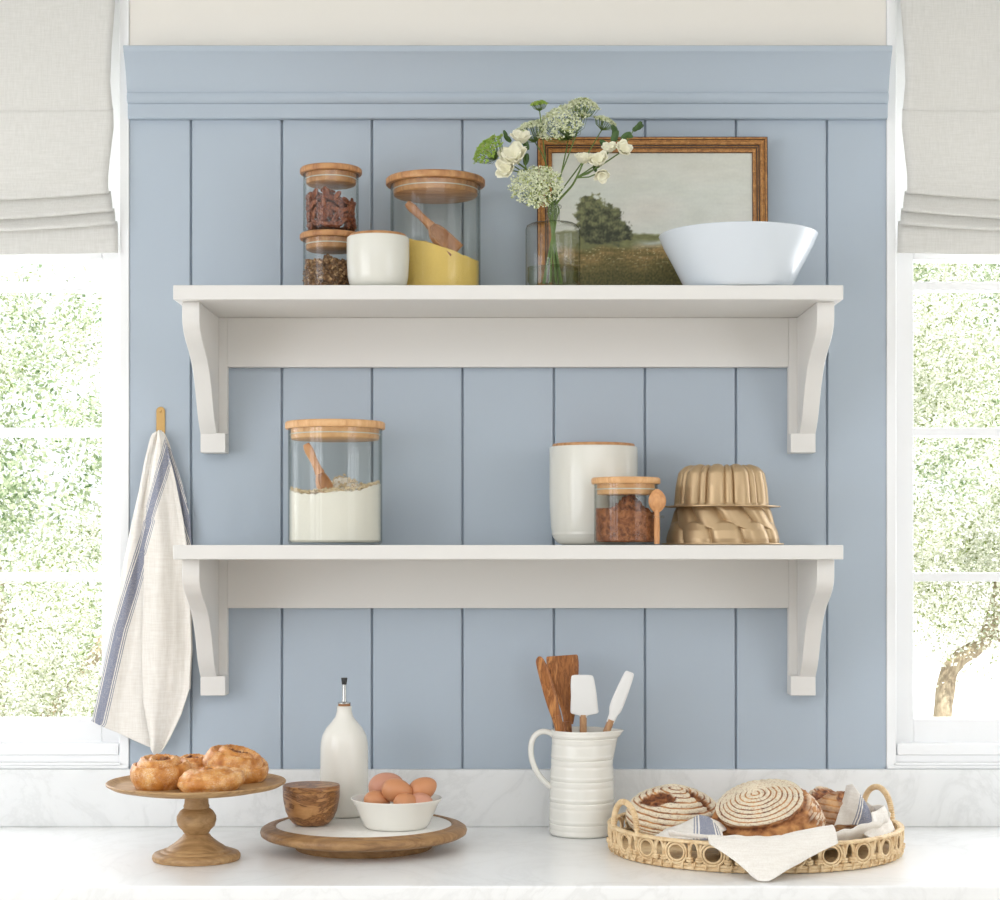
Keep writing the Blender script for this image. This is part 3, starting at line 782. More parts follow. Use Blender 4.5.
def paint(u, v):
    """ u 0..1 left to right, v 0 bottom .. 1 top """
    px = 545 + u * 214; py = 147 + (1 - v) * 158     # picture drawn in its own plane
    n1 = nz(u * 9, v * 14, 1); n2 = nz(u * 40, v * 60, 2); n3 = nz(u * 3, v * 5, 3); n4 = nz(u * 110, v * 60, 5); n5 = nz(u * 14, v * 46, 12)
    col = [212 + 5 * n1 + 3 * n2 + 5 * n3 + 4 * n5, 213 + 5 * n1 + 3 * n2 + 4 * n5, 206 + 6 * n1 + 3 * n2 - 4 * v + 3 * n5]
    def over(g, t):
        t = max(0, min(1, t)); return [lerp(c, q, t) for c, q in zip(col, g)]
    ridge = 239 + 3 * nz(u * 7, 9) - 2.5 * math.sin(u * 9) + 1.2 * n2
    col = over([116 + 16 * n2, 118 + 14 * n2, 76 + 10 * n2], (py - ridge) / 3)
    col = over([178 + 10 * n2, 182 + 10 * n2, 170 + 8 * n2], (py - 247 - 2 * n1) / 3 * max(0, 1 - abs(px - 668) / 40))
    e = .5 + .7 * nz(u * 8, v * 34, 7) + .5 * n4 + .3 * nz(u * 30, v * 80, 17)
    g = [lerp(a_, b_, max(0, min(1, e))) for a_, b_ in zip((98, 90, 48), (164, 134, 84))]
    col = over(g, (py - 252 - 5 * n1 + .04 * (px - 655)) / 8)
    if py > 256 and nz(u * 60, v * 90, 11) > .42: col = over((198, 184, 140), .7)
    col = over((88 + 30 * n4, 84 + 26 * n4, 44 + 14 * n4), ((py - 268 - 9 * nz(u * 5, 3) - 6 * n2) / 16) * .65)
    # the dark bush: a leaning crown with a ragged, feathery outline
    def blob(bx_, by_, rx_, ry_): return 1 - math.hypot((px - bx_) / rx_, (py - by_) / ry_)
    sh = max(blob(600, 238, 29, 17), blob(588, 218, 17, 21), blob(603, 222, 17, 15), blob(585, 205, 11, 8), blob(616, 242, 16, 9))
    sh += .24 * nz(u * 20, v * 16, 6) + .26 * nz(u * 52, v * 40, 8) + .18 * n4
    if py < 263 + 3 * n2:
        e = .45 + .9 * nz(u * 30, v * 26, 9) + .5 * n4 + (232 - py) / 90
        g = [lerp(a_, b_, max(0, min(1, e))) for a_, b_ in zip((50, 54, 38), (122, 124, 84))]
        col = over(g, sh * 5 + .3)if sh > -.06 else col
    return rgb(*[max(10, min(250, c + 3 * n4)) for c in col])
cs = []
def fn(u, v):
    cs.extend(paint(u, v)); return (-iw + 2 * iw * u, -.0085, lerp(ih0, ih1, v))
m.grid(NU, NV, fn); m.attr['Col'] = cs
m.obj('canvas', 'canvas', Pn, fix=False, ang=None)
m = MB(); m.box(-w2 + .004, w2 - .004, -.006, -.0005, .004, hgt - .004); m.obj('backing_board', 'frame_dark', Pn)

# ================================================================== BIG BOWL
dbw = 3.42; zb_ = ZU + .0003; hb = Z(235.5, dbw) - zb_; rb = 79 * dbw / F
m = MB()
m.lathe([(0, .004), (.080, .004), (.086, .0005), (.092, .0005), (.097, .003), (.1035, .013), (rb * .82, hb * .48), (rb * .935, hb * .78), (rb * .985, hb * .94), (rb, hb - .0015), (rb - .001, hb), (rb - .0035, hb), (rb - .006, hb - .006), (rb * .88, hb * .72), (rb * .75, hb * .42), (.09, .015), (0, .0105)], 96)
o = m.obj('serving_bowl', 'bowl', loc=(X(738, dbw), Y(dbw), zb_), ang=40)
tag(o, 'large white ceramic bowl in front of the framed painting', 'bowl')

# ================================================================== VASE AND FLOWERS
dv = 3.405; vx, vy = X(553, dv), Y(dv); hv = Z(224, dv) - ZU; hn = Z(205.5, dv) - ZU
V = thing('glass_vase', (vx, vy, ZU + .0003), 'clear square-shouldered glass bottle vase holding the flowers', 'vase')
def sq(a, z):
    a = a + .35
    body = 1.0 if z < hv - .004 else max(0, 1 - (z - hv + .004) / .006)
    k = (abs(math.cos(a)) ** 3 + abs(math.sin(a)) ** 3) ** (-1 / 3)
    return lerp(1, k * .97, body)
rv = .0500
outer = [(0, .0008), (rv - .008, .0008), (rv - .002, .003), (rv, .009), (rv, hv - .012), (rv - .002, hv - .006), (rv - .008, hv - .001), (.022, hv + .001), (.0150, hv + .003), (.0130, hv + .007), (.0128, hn - .007), (.0158, hn - .005), (.0165, hn - .002), (.0150, hn)]
inner = [(.0110, hn), (.0105, hn - .006), (.0105, hv + .006), (.013, hv + .001), (.022, hv - .0025), (rv - .010, hv - .005), (rv - .0045, hv - .012), (rv - .0030, .016), (rv - .007, .009), (0, .008)]
m = MB(); m.lathe(outer + inner[:4], 72, mod=sq); m.obj('bottle', 'glass_vase', V, ang=60)
m = MB(); hw_ = Z(265, dv - .04) - ZU
m.lathe([(0, .0085), (rv - .0075, .0095), (rv - .0036, .0165), (rv - .0036, hw_), (0, hw_)], 64, mod=sq); m.obj('water', 'water', V, ang=60)

def flower_pt(px, py, d): return Vector((X(px, d), Y(d), Z(py, d)))
rf = random.Random(21)
neck_n = [0]
def stem_path(head, bend):
    k = neck_n[0]; neck_n[0] += 1
    a = k * 2.4; rr_ = .0062
    nx, ny = vx + rr_ * math.cos(a), vy + rr_ * math.sin(a)
    foot = Vector((vx + .018 * math.cos(a + 2.6), vy + .018 * math.sin(a + 2.6), ZU + .014))
    n1 = Vector((nx, ny, ZU + hn + .002)); n0 = Vector((lerp(nx, vx, .3), lerp(ny, vy, .3), ZU + hv))
    mid = lerp(n1, head, .5) + Vector(bend)
    return smooth([foot, n0, n1, mid, head], 7)
def lace(head, normal, rad, rays, label, fmat='umbel_white', bend=(0, 0, 0), per=12, dome=.35, fsz=.0026):
    H = Vector(head); Nn = Vector(normal).normalized()
    base = H - Nn * rad * .8
    T = thing('lace_flower', tuple(base), label, 'flower', 'flowers in the glass vase')
    path = stem_path(base, bend)
    m = MB(); N = len(path); m.tube([p - base for p in path], [lerp(.0019, .0011, i / (N - 1)) for i in range(N)], 7); m.obj('stem', 'stem', T)
    u = Nn.orthogonal().normalized(); w = Nn.cross(u)
    m = MB()
    for k in range(rays):
        fr = math.sqrt((k + .5) / rays); a = k * 2.39996 + rf.uniform(-.2, .2)
        r = rad * fr * rf.uniform(.92, 1.06)
        tip = H + u * (r * math.cos(a)) + w * (r * math.sin(a)) + Nn * (rad * dome * (1 - fr * fr) - rad * .1)
        mid = lerp(base, tip, .5) + (tip - H) * .22 - Nn * rad * .06
        m.tube([base - base, mid - base, tip - base], .00042, 4, m=1)
        cr = rad * .17 * rf.uniform(.8, 1.2)
        for j in range(per):
            q = Vector((rf.gauss(0, 1), rf.gauss(0, 1), rf.gauss(0, 1))).normalized() * cr * rf.uniform(.4, 1)
            q -= Nn * (q.dot(Nn) * .6); c = tip + q + Nn * cr * .3 - base
            nn = (Nn + Vector((rf.gauss(0, .6), rf.gauss(0, .6), rf.gauss(0, .6)))).normalized()
            e1 = nn.orthogonal().normalized(); e2 = nn.cross(e1); s = fsz * rf.uniform(.7, 1.25)
            pts = [c + (e1 * math.cos(x) + e2 * math.sin(x)) * s * (1 if i % 2 else .5) for i, x in enumerate([t_ * PI / 5 for t_ in range(10)])]
            m.add([c - nn * s * .4] + pts, [(0, 1 + i, 1 + (i + 1) % 10) for i in range(10)], 0 if rf.random() < .85 else 2)
    m.obj('flower_head', [fmat, 'stem', 'umbel_core'], T, smooth=False, fix=False)
lace(flower_pt(488, 149, 3.39), (-.6, -.6, .55), .034, 60, 'flat green lace flower tilting out furthest to the left', 'umbel_green', (-.01, 0, .02))
lace(flower_pt(539, 104, 3.43), (-.1, -.2, 1), .0165, 34, 'small tight green lace bud standing upright at the top', 'umbel_green', per=9)
lace(flower_pt(536, 186, 3.345), (-.1, -.85, .5), .048, 110, 'large round lace flower facing forward over the vase neck', 'umbel_white', (-.005, -.03, .012), per=13)
lace(flower_pt(561, 122, 3.43), (-.35, -.65, .6), .052, 105, 'wide pale lace flower in the middle of the bunch', 'umbel_white', (.004, 0, .02))
lace(flower_pt(584, 106, 3.42), (.15, -.4, 1), .030, 54, 'tallest white lace flower with spiky rays', 'umbel_white', (.004, 0, .01), dome=.5)
lace(flower_pt(530, 128, 3.45), (-.35, -.2, .9), .036, 50, 'airy white lace flower behind the small green bud', 'umbel_white', (0, 0, .02))
lace(flower_pt(605, 121, 3.44), (.35, -.2, .9), .023, 40, 'small white lace flower leaning over the painting', 'umbel_white', (.01, 0, .01))

def petal(m, base, axis, side, L, W, cup, mi=0):
    ax = Vector(axis).normalized(); sd = Vector(side); sd = (sd - ax * sd.dot(ax)).normalized(); nn = ax.cross(sd)
    def fn(u, v):
        t = v; s = (u - .5) * 2
        w = W * (math.sin(PI * (t * .82 + .1)) ** .7)
        out = cup * math.sin(t * PI * .55)
        return Vector(base) + ax * (L * t) + nn * (w * s) + sd * (out - .35 * W * (s * s) * -1 * math.sin(PI * t) * -1 + .1 * W * math.sin(5 * s + 3 * t))
    m.grid(8, 8, fn, mi)
def blossom_stem(flowers, buds, leaves, label, bend):
    """ flowers: (point, axis, size) """
    H = flowers[0][0]
    T = thing('white_blossom', tuple(H), label, 'flower', 'flowers in the glass vase')
    path = stem_path(H, bend); N = len(path)
    m = MB(); m.tube([p - H for p in path], [lerp(.0030, .0016, i / (N - 1)) for i in range(N)], 8)
    br = path[int(N * .8)]
    for p, ax, s in flowers[1:] : m.tube([br - H, lerp(br, p, .5) + Vector((0, 0, -.004)) - H, p - H], .0013, 6)
    for p, ax, s in buds: m.tube([flowers[-1][0] - H, p - H], .0011, 6)
    m.obj('stem', 'stem', T)
    for p, ax, s in flowers:
        m = MB(); A = Vector(ax).normalized(); u = A.orthogonal().normalized(); w = A.cross(u)
        for ring, (nn, ln, op) in enumerate(((5, 1.0, .75), (4, .8, .35))):
            for k in range(nn):
                a = 2 * PI * k / nn + ring * .5 + rf.uniform(-.2, .2)
                sd = u * math.cos(a) + w * math.sin(a)
                petal(m, p - H, A + sd * op, sd, s * ln * rf.uniform(.9, 1.1), s * .46, s * .22)
        m.obj('blossom', 'petal', T, solid=.0005, ang=None, fix=False)
    if leaves or buds:
        m = MB()
        for p, ax, s in leaves:
            A = Vector(ax).normalized(); sd = A.cross(Vector((0, 1, .3))).cross(A) * -1
            petal(m, p - H, A, sd if sd.length > .01 else Vector((0, 0, 1)), s, s * .26, s * .1)
        for p, ax, s in buds:
            A = Vector(ax).normalized()
            for k in range(7): petal(m, p - H + A * s * .12 * k, A + Vector((rf.uniform(-.5, .5), rf.uniform(-.5, .5), rf.uniform(-.5, .5))), Vector((0, -1, .2)), s * .6, s * .24, s * .1)
        m.obj('leaves', 'leaf', T, solid=.0004, ang=None, fix=False)
fp = flower_pt
blossom_stem([(fp(516, 162, 3.385), (-.25, -.6, .5), .038), (fp(521, 143, 3.40), (.0, -.5, .8), .027), (fp(510, 170, 3.385), (-.5, -.7, .1), .028)], [],
             [(fp(507, 137, 3.41), (-.2, 0, .4), .014), (fp(511, 142, 3.40), (-.5, 0, .5), .018), (fp(525, 165, 3.40), (.2, -.2, 1), .022), (fp(528, 150, 3.42), (-.4, -.2, 1), .022)],
             'spray of large white petalled blossoms on the left of the bunch', (-.004, -.01, .014))
blossom_stem([(fp(583, 163, 3.385), (.1, -.4, .9), .025), (fp(600, 165, 3.38), (-.2, -.5, .5), .026), (fp(601, 172, 3.37), (.1, -.5, -.6), .020), (fp(609, 152, 3.385), (0, -.5, .6), .020), (fp(621, 152, 3.385), (.3, -.6, .3), .022)],
             [(fp(633, 131, 3.41), (.5, 0, .4), .020), (fp(616, 138, 3.41), (-.1, 0, .8), .020)],
             [(fp(594, 158, 3.39), (-.5, -.1, -.4), .016), (fp(612, 143, 3.40), (.3, 0, .7), .026), (fp(608, 147, 3.40), (-.6, 0, .5), .02), (fp(621, 139, 3.40), (.6, 0, .4), .022), (fp(624, 134, 3.40), (.6, 0, -.2), .018), (fp(594, 165, 3.39), (.2, 0, -.7), .014)],
             'arching spray of white blossoms with a green tip on the right', (.006, -.004, -.002))

# ================================================================== HOOK AND TOWEL
Hk = thing('brass_hook', (X(160, 3.6), 0, Z(422, 3.6)), 'slim brass wall hook holding up the striped towel', 'hook')
m = MB(); o2 = []
hz0, hz1, hr = Z(437, 3.6) - Z(422, 3.6), Z(406.5, 3.6) - Z(422, 3.6), .0088
for k in range(13): a = PI * k / 12; o2.append((hr * math.cos(a), hz1 - hr + hr * math.sin(a)))
for k in range(13): a = PI + PI * k / 12; o2.append((hr * math.cos(a), hz0 - .008 + hr * math.sin(a)))
m.prism(o2, 'y', -.004, -.0006); m.obj('plate', 'brass', Hk, bevel=.0008)
m = MB()
for zz in (hz1 - .009, hz0 + .006): m.lathe([(0, .0018), (.0022, .0014), (.0028, 0)], 16, (0, -.004, zz), mat=Matrix.Rotation(PI / 2, 3, 'X'))
m.obj('screws', 'brass', Hk)
m = MB(); m.tube(smooth([(0, -.003, hz0 - .004), (0, -.016, hz0 - .016), (0, -.022, hz0 - .014), (0, -.024, hz0 - .004)], 5), .0042, 10); m.obj('peg', 'brass', Hk)

T0 = thing('hanging_towel', (X(158, 3.58), -.03, Z(432, 3.58)), 'cream linen towel with blue stripes hanging from the brass hook', 'towel')
ox, oy, oz = X(158, 3.58), -.03, Z(432, 3.58)
DT = 3.565
def pl(tbl, y): return curve1(tbl, y)
Lft = [(430, 155), (434, 149.5), (440, 147.5), (460, 142.5), (490, 137), (520, 130), (560, 121.5), (600, 114.5), (640, 107), (680, 98.5), (722, 89)]
Rgt = [(430, 160), (434, 163), (440, 166), (455, 171), (480, 179), (500, 184), (520, 188), (560, 190), (600, 189), (650, 190), (690, 188), (715, 180), (740, 168), (756, 158)]
Fld = [(430, 156), (440, 154), (460, 149), (500, 145), (540, 143.5), (600, 141.5), (660, 141), (700, 142), (756, 150)]
def seg_dist(px, py, line):
    best = 1e9; sg = 1
    for (ax, ay), (bx_, by_) in zip(line, line[1:]):
        vx_, vy_ = bx_ - ax, by_ - ay; t = max(0, min(1, ((px - ax) * vx_ + (py - ay) * vy_) / (vx_ ** 2 + vy_ ** 2)))
        qx, qy = ax + vx_ * t, ay + vy_ * t; dd = math.hypot(px - qx, py - qy)
        if dd < best: best = dd; sg = 1 if vx_ * (py - ay) - vy_ * (px - ax) > 0 else -1
    return best * sg
ST_left = [(166, 452), (156, 492), (148, 528), (134, 576), (118, 628), (97, 722)]
ST_right = [(164, 452), (171, 476), (178, 498), (186, 522), (196, 552)]
ST_top = [(172, 425), (166, 455), (160, 478), (150, 512), (138, 550)]
m = MB(); st = []
def panel(L, Rr, y0, bot, line, yoff, folds, amp, nu=46, nv=90, wscale=1.0, xline=None, back=False, line2=None):
    def fn(u, v):
        # rows run down the panel; the bottom edge follows bot(u)
        yb = bot(u); py = lerp(y0, yb, v)
        px = lerp(pl(L, py), pl(Rr, py), u)
        g = min(1, max(0, (py - 432) / 90))
        dy = yoff(u, py) - g * amp * math.sin(folds * u * PI + 1.4 * nz(u * 2, py * .006, 3)) - .0015 * nz(u * 8, py * .03)
        dd = seg_dist(px, py, line) if line else 99
        if line2:
            d2 = seg_dist(px, py, line2)
            if abs(d2) < abs(dd): dd = d2
        k = wscale * (1.0 if py > 520 else .75)
        st.append(dd / 1.0 * .0022 / k * (1.0))
        return (X(px, DT) - ox, dy - oy, Z(py, DT) - oz)
    m.grid(nu, nv, fn)
# rear layer (right hand edge), left panel, front fold
panel([(430, 156), (440, 158), (480, 165), (560, 170), (700, 165), (756, 150)], Rgt, 431, lambda u: lerp(700, 690, u), ST_right, lambda u, y: -.016 - .004 * u, 2, .004)
panel(Lft, [(430, 158), (440, 156), (460, 154), (500, 150), (560, 150), (660, 148), (756, 156)], 431, lambda u: lerp(722, 752, u), ST_left, lambda u, y: -.022 - .006 * math.sin(PI * u) + (.006 * u), 3, .005, nu=60, nv=120)
panel([(430, 157), (440, 156), (460, 152), (500, 146), (540, 143.5), (600, 141.5), (660, 141), (700, 142), (740, 149), (756, 150)], [(430, 160), (434, 162.5), (440, 165), (455, 168), (480, 174), (500, 178), (520, 182), (560, 187), (600, 188.5), (650, 190), (690, 188), (715, 180), (740, 168), (756, 158)],
      430, lambda u: 755 - 3 * math.cos(u * 5) - 2, ST_top, lambda u, y: -.034 - .010 * math.sin(PI * min(1, u * 1.15)) + .004 * u, 2, .006, nu=60, nv=120)
m.attr['stripe'] = st
m.obj('cloth', 'towel', T0, solid=.0016, ang=None)

# ================================================================== CAKE STAND AND PASTRIES
dk = 3.215; kx, ky = X(196.5, dk), Y(dk)
K = thing('cake_stand', (kx, ky, CT + .0003), 'turned wooden cake stand holding the pastries', 'cake stand')
zp = Z(781, dk) - CT
m = MB(); rp = 89 * dk / F
m.lathe([(0, zp - .020), (.035, zp - .0205), (.115, zp - .0165), (.148, zp - .010), (rp - .001, zp - .0045), (rp, zp - .0015), (rp - .0015, zp), (rp - .006, zp - .0005), (rp - .009, zp - .003), (rp - .016, zp - .0058), (rp - .021, zp - .0070), (rp - .030, zp - .0060), (.02, zp - .0066), (0, zp - .0066)], 96)
m.obj('plate', 'mango', K, ang=50)
zy = lambda py: Z(py, dk) - CT
wx = lambda w: w * dk / F / 2
prof = [(0, zp - .0207), (wx(23), zp - .0207)]
prof += [(wx(24), zy(803.5)), (wx(26), zy(806)), (wx(25), zy(808)), (wx(33), zy(811)), (wx(39), zy(816)), (wx(39.5), zy(820)), (wx(36), zy(826)), (wx(28), zy(830)), (wx(26), zy(832)), (wx(23), zy(833.5)), (wx(27), zy(834.5)), (wx(29), zy(836.5)), (wx(37), zy(840)), (wx(46), zy(843.5)), (wx(54), zy(846)), (wx(58), zy(847.5)), (wx(60), zy(848.7)), (wx(64), zy(849)), (wx(69), zy(849.8)), (wx(71), zy(851.2)), (wx(79), zy(851.6)), (wx(84), zy(852.6)), (wx(87), zy(854.5)), (wx(87.5), zy(857)), (wx(86), .0003), (0, 0)]
m = MB(); m.lathe(prof, 72); m.obj('pedestal', 'mango', K, ang=40)

def pastry(px, py_base, d, r, h, label, seed, tilt=(0, 0, 0), turns=2.8, lift=0.0, fillr=.36):
    rr_ = random.Random(seed)
    base = K.location.z + zp - .0058 + lift
    T = thing('pastry', (X(px, d), Y(d), base), label, 'pastry', 'pastries on the cake stand', rot=tilt)
    m = MB()
    def fn(u, v):
        a = 2 * PI * u
        # v: 0 bottom centre -> .25 bottom edge -> .55 equator .. 1 top centre
        if v < .2: rad = v / .2 * .80; z = 0
        else:
            t = (v - .2) / .8; ph = t * PI * .5
            rad = .80 + .2 * math.sin(min(1, t / .3) * PI / 2) if t < .3 else math.cos((t - .3) / .7 * PI / 2) ** .8
            z = (t / .3) * .42 if t < .3 else .42 + .58 * math.sin((t - .3) / .7 * PI / 2) ** .75
        k = 1 + .05 * math.sin(2 * a + seed) + .03 * math.sin(3 * a + 2 * seed)
        # spiral ridge
        s = turns * rad + a / (2 * PI) + seed * .3
        fr = s - math.floor(s); ridge = (math.sin(PI * fr)) ** .5
        zz = h * z
        if v > .35:
            zz -= h * .24 * (1 - ridge) * min(1, (v - .35) / .25) - .0007 * math.sin(fr * 22)
            if rad < fillr: zz -= h * .20 * (1 - (rad / fillr) ** 2)
            zz += .0016 * nz(rad * 14 * math.cos(a) + seed, rad * 14 * math.sin(a))
        rr2 = r * rad * k - (.02 * r * (1 - ridge) if .3 < v < .62 else 0)
        return (rr2 * math.cos(a), rr2 * math.sin(a), max(0, zz))
    m.grid(96, 56, fn, wrap=True)
    m.obj('dough', 'pastry', T, ang=70)
    m = MB()
    for k in range(26):
        a = rr_.uniform(0, 6.28); q = r * fillr * .95 * math.sqrt(rr_.random()); s = rr_.uniform(.003, .0062)
        mt_ = Matrix.Rotation(rr_.uniform(0, 3), 3, 'X') @ Matrix.Rotation(rr_.uniform(0, 3), 3, 'Y') @ Matrix.Diagonal((1, .7, .6))
        m.lathe([(0, -s), (s * .8, -s * .6), (s, 0), (s * .7, s * .7), (0, s)], 7, (q * math.cos(a), q * math.sin(a), h * (.80 + .06 * rr_.random()) + .004 * (q / r)), mat=mt_)
    m.obj('filling', 'filling', T, ang=30)
pastry(160.5, 0, 3.175, .0540, .056, 'tall swirled pastry with nut filling, on the left of the cake stand', 1, (.12, 0, .5))
pastry(194, 0, 3.285, .040, .044, 'small pastry half hidden at the back of the cake stand', 2, (.15, 0, 0))
pastry(232, 0, 3.262, .058, .055, 'large coiled pastry with green-brown filling, on the right of the cake stand', 3, (.30, -.02, 1.2), lift=.006)
pastry(211, 0, 3.130, .0575, .041, 'low rounded pastry at the front of the cake stand', 4, (-.06, 0, 2.0), turns=1.6, fillr=.12)

# ================================================================== TURNTABLE SET
dt = 3.344; tx, tyy = X(364, dt), Y(dt)
TT = thing('lazy_susan', (tx, tyy, CT + .0003), 'round wooden turntable with a white marble centre', 'lazy susan')
ht = .0430; rt = .1915
m = MB(); m.lathe([(.1625, ht - .012), (.1625, ht - .0008), (.1650, ht + .0016), (.1690, ht + .0020), (.1720, ht - .0005), (.176, ht - .001), (.183, ht - .002), (.1895, ht - .006), (rt, ht - .011), (.1900, ht - .0165), (.184, ht - .020), (.178, ht - .0215), (.172, ht - .0235), (.0, ht - .0235), (0, ht - .012)], 112)
m.obj('wooden_rim', 'rim_wood', TT, ang=50)
m = MB(); m.lathe([(0, ht - .0118), (.1622, ht - .0118), (.1622, ht - .0006), (.1610, ht), (0, ht)], 96); m.obj('marble_top', 'marble_plate', TT, ang=40)
m = MB(); m.lathe([(0, ht - .0237), (.128, ht - .0237), (.128, .003), (.126, 0), (0, 0)], 80); m.obj('foot', 'rim_wood', TT, ang=40)
zT = CT + .0003 + ht + .0004
# olive wood lidded bowl
dwb = 3.335
Wb = thing('salt_cellar', (X(311.3, dwb), Y(dwb), zT), 'round olive wood salt cellar with a flat lid', 'salt cellar')
hwb = Z(784.5, dwb) - zT
m = MB(); m.lathe([(0, 0), (.026, 0), (.033, .003), (.041, .012), (.0475, .026), (.0510, .043), (.0525, hwb * .72), (.0525, hwb * .86), (.0, hwb * .86)], 72); m.obj('body', 'olive', Wb, ang=50)
m = MB(); m.lathe([(0, hwb * .862), (.0520, hwb * .862), (.0527, hwb * .875), (.0527, hwb - .002), (.0515, hwb), (0, hwb + .0006)], 72); m.obj('lid', 'olive', Wb, ang=50)
# oil bottle
do = 3.455
Ob = thing('oil_bottle', (X(344.3, do), Y(do), zT), 'white ceramic oil bottle with a metal pour spout', 'bottle')
zo = lambda py: Z(py, do) - zT
m = MB(); m.lathe([(0, 0), (.0415, 0), (.0440, .002), (.0455, .008), (.0460, zo(780)), (.0458, zo(748)), (.0448, zo(742)), (.0420, zo(735)), (.0350, zo(728)), (.0250, zo(722)), (.0170, zo(716.5)), (.0142, zo(711)), (.0140, zo(707.5)), (.0146, zo(706.5)), (.0136, zo(706)), (0, zo(706))], 72)
m.obj('body', 'ceramic', Ob, ang=50)
m = MB(); m.lathe([(0, zo(705.9)), (.0115, zo(705.9)), (.0120, zo(703.6)), (0, zo(703.6))], 32); m.obj('cork', 'cork', Ob, ang=40)
m = MB(); m.lathe([(0, zo(703.5)), (.0125, zo(703.5)), (.0125, zo(702.3)), (.005, zo(701.5)), (.0040, zo(699)), (.0040, zo(684.5)), (0, zo(684.5))], 32); sp_ = m.obj('pour_spout', 'steel', Ob, ang=40)
m = MB(); m.lathe([(0, zo(684.4)), (.0046, zo(684.4)), (.0062, zo(678.2)), (.0058, zo(677.7)), (0, zo(677.7))], 32); m.obj('spout_cap', 'black', Ob, ang=40)
# egg bowl
de = 3.305; hb_ = Z(797.5, de) - zT
m = MB(); re_ = 45.5 * de / F
m.lathe([(0, .003), (.048, .003), (.052, 0), (.056, .0005), (.060, .006), (.068, hb_ * .42), (.077, hb_ * .8), (re_ - .0015, hb_ - .004), (re_, hb_ - .001), (re_ - .001, hb_), (re_ - .003, hb_ - .0005), (.074, hb_ * .78), (.064, hb_ * .38), (.052, .008), (0, .007)], 80)
o = m.obj('egg_bowl', 'ceramic', loc=(X(396.5, de), Y(de), zT), ang=50); tag(o, 'small white ceramic bowl full of brown eggs', 'bowl')
m = MB()
def eg(u, v):
    t = v * PI; a = 2 * PI * u; x = math.cos(t); r = math.sin(t) * (1 - .12 * x)
    return (.0285 * x, .0218 * r * math.cos(a), .0218 * r * math.sin(a))
m.grid(32, 20, eg, wrap=True); egm = m.obj('egg', 'egg', ang=None)
bx0, by0 = X(396.5, de), Y(de)
eggs = [((386, 786, 3.335), (0.1, -.2, .3), 1.16, 'egg_pink', 'pinkish egg at the back left, highest in the white bowl'),
        ((397, 790.5, 3.285), (0, .12, -.1), 1.0, 'egg', 'smooth tan egg resting at the front middle of the white bowl'),
        ((422.5, 789, 3.30), (0, -.45, .2), .98, 'egg', 'dark tan egg on the right side of the white bowl'),
        ((377, 801, 3.290), (0, .1, .2), .86, 'egg', 'half hidden egg low at the left edge of the white bowl'),
        ((406, 803, 3.265), (0, 0, .5), .84, 'egg', 'half hidden egg low at the front of the white bowl'),
        ((421, 802.5, 3.275), (0, 0, -.4), .82, 'egg_pink', 'half hidden pinkish egg low at the right front of the white bowl')]
for i, ((px, py, d), rot, s, mm, lab) in enumerate(eggs):
    o = egm if i == 0 else egm.copy()
    if i: COL.objects.link(o)
    if mm == 'egg_pink':
        o.data = o.data.copy(); o.data.materials[0] = M[mm]
    elif i: 
        if o.data.materials[0] != M['egg']: o.data = o.data.copy(); o.data.materials[0] = M['egg']
    o.location = (X(px, d), Y(d), Z(py, d)); o.rotation_euler = rot; o.scale = (s, s, s)
    tag(o, lab, 'egg', 'eggs in the white bowl')

# ================================================================== PITCHER AND UTENSILS
dg = 3.50; gx_, gy_ = X(582, dg), Y(dg)
Pt = thing('pitcher', (gx_, gy_, CT + .0003), 'white ribbed ceramic pitcher holding the kitchen utensils', 'pitcher')
zg = lambda py: Z(py, dg) - CT
hP = zg(729.5)
rings = [826, 805, 785, 765, 745]
rad_at = lambda z: curve1([(0, .0640), (.06, .0632), (.12, .0612), (.17, .0592), (hP - .02, .0588), (hP, .0605)], z)
prof = [(0, 0), (.058, 0), (.0620, .002)]
z = .005
while z < hP - .004:
    q = rad_at(z)
    for i_, py in enumerate([822, 800.5, 779.5, 758.5, 737.5]):
        zc_ = zg(py)
        q -= .0016 * math.exp(-((z - zc_) / .0011) ** 2)
        q += .0007 * math.exp(-((z - zc_ - .0060) / .0022) ** 2)
        q += .0007 * math.exp(-((z - zc_ + .012) / .003) ** 2) * -1
    prof.append((q, z)); z += .0009
rT = rad_at(hP)
prof += [(rT, hP - .0015), (rT - .0012, hP), (rT - .0030, hP - .001), (rT - .0050, hP - .006), (.051, .10), (.055, .012), (0, .008)]
def spout(a, z):
    k = max(0, min(1, (z - hP + .048) / .048)) ** 1.7
    a = (a + PI) % (2 * PI) - PI
    return 1 + .36 * k * math.exp(-((a + .12) / .36) ** 2)
m = MB(); m.lathe(prof, 96, mod=spout); m.obj('body', 'ceramic', Pt, ang=55)
m = MB(); hp = [(555, 736.5), (549, 732.5), (541, 732), (534, 737), (531, 747), (532, 760), (537, 772), (544, 781), (551, 787)]
pts = smooth([(X(a, dg) - gx_, -.004 if 0 < i < 8 else 0, zg(b_)) for i, (a, b_) in enumerate(hp)], 5)
pts = [Vector((p.x, 0, p.z)) for p in pts]
m.tube(pts, [.0092] * len(pts), 14, flat=.62); m.obj('handle', 'ceramic', Pt, ang=None)

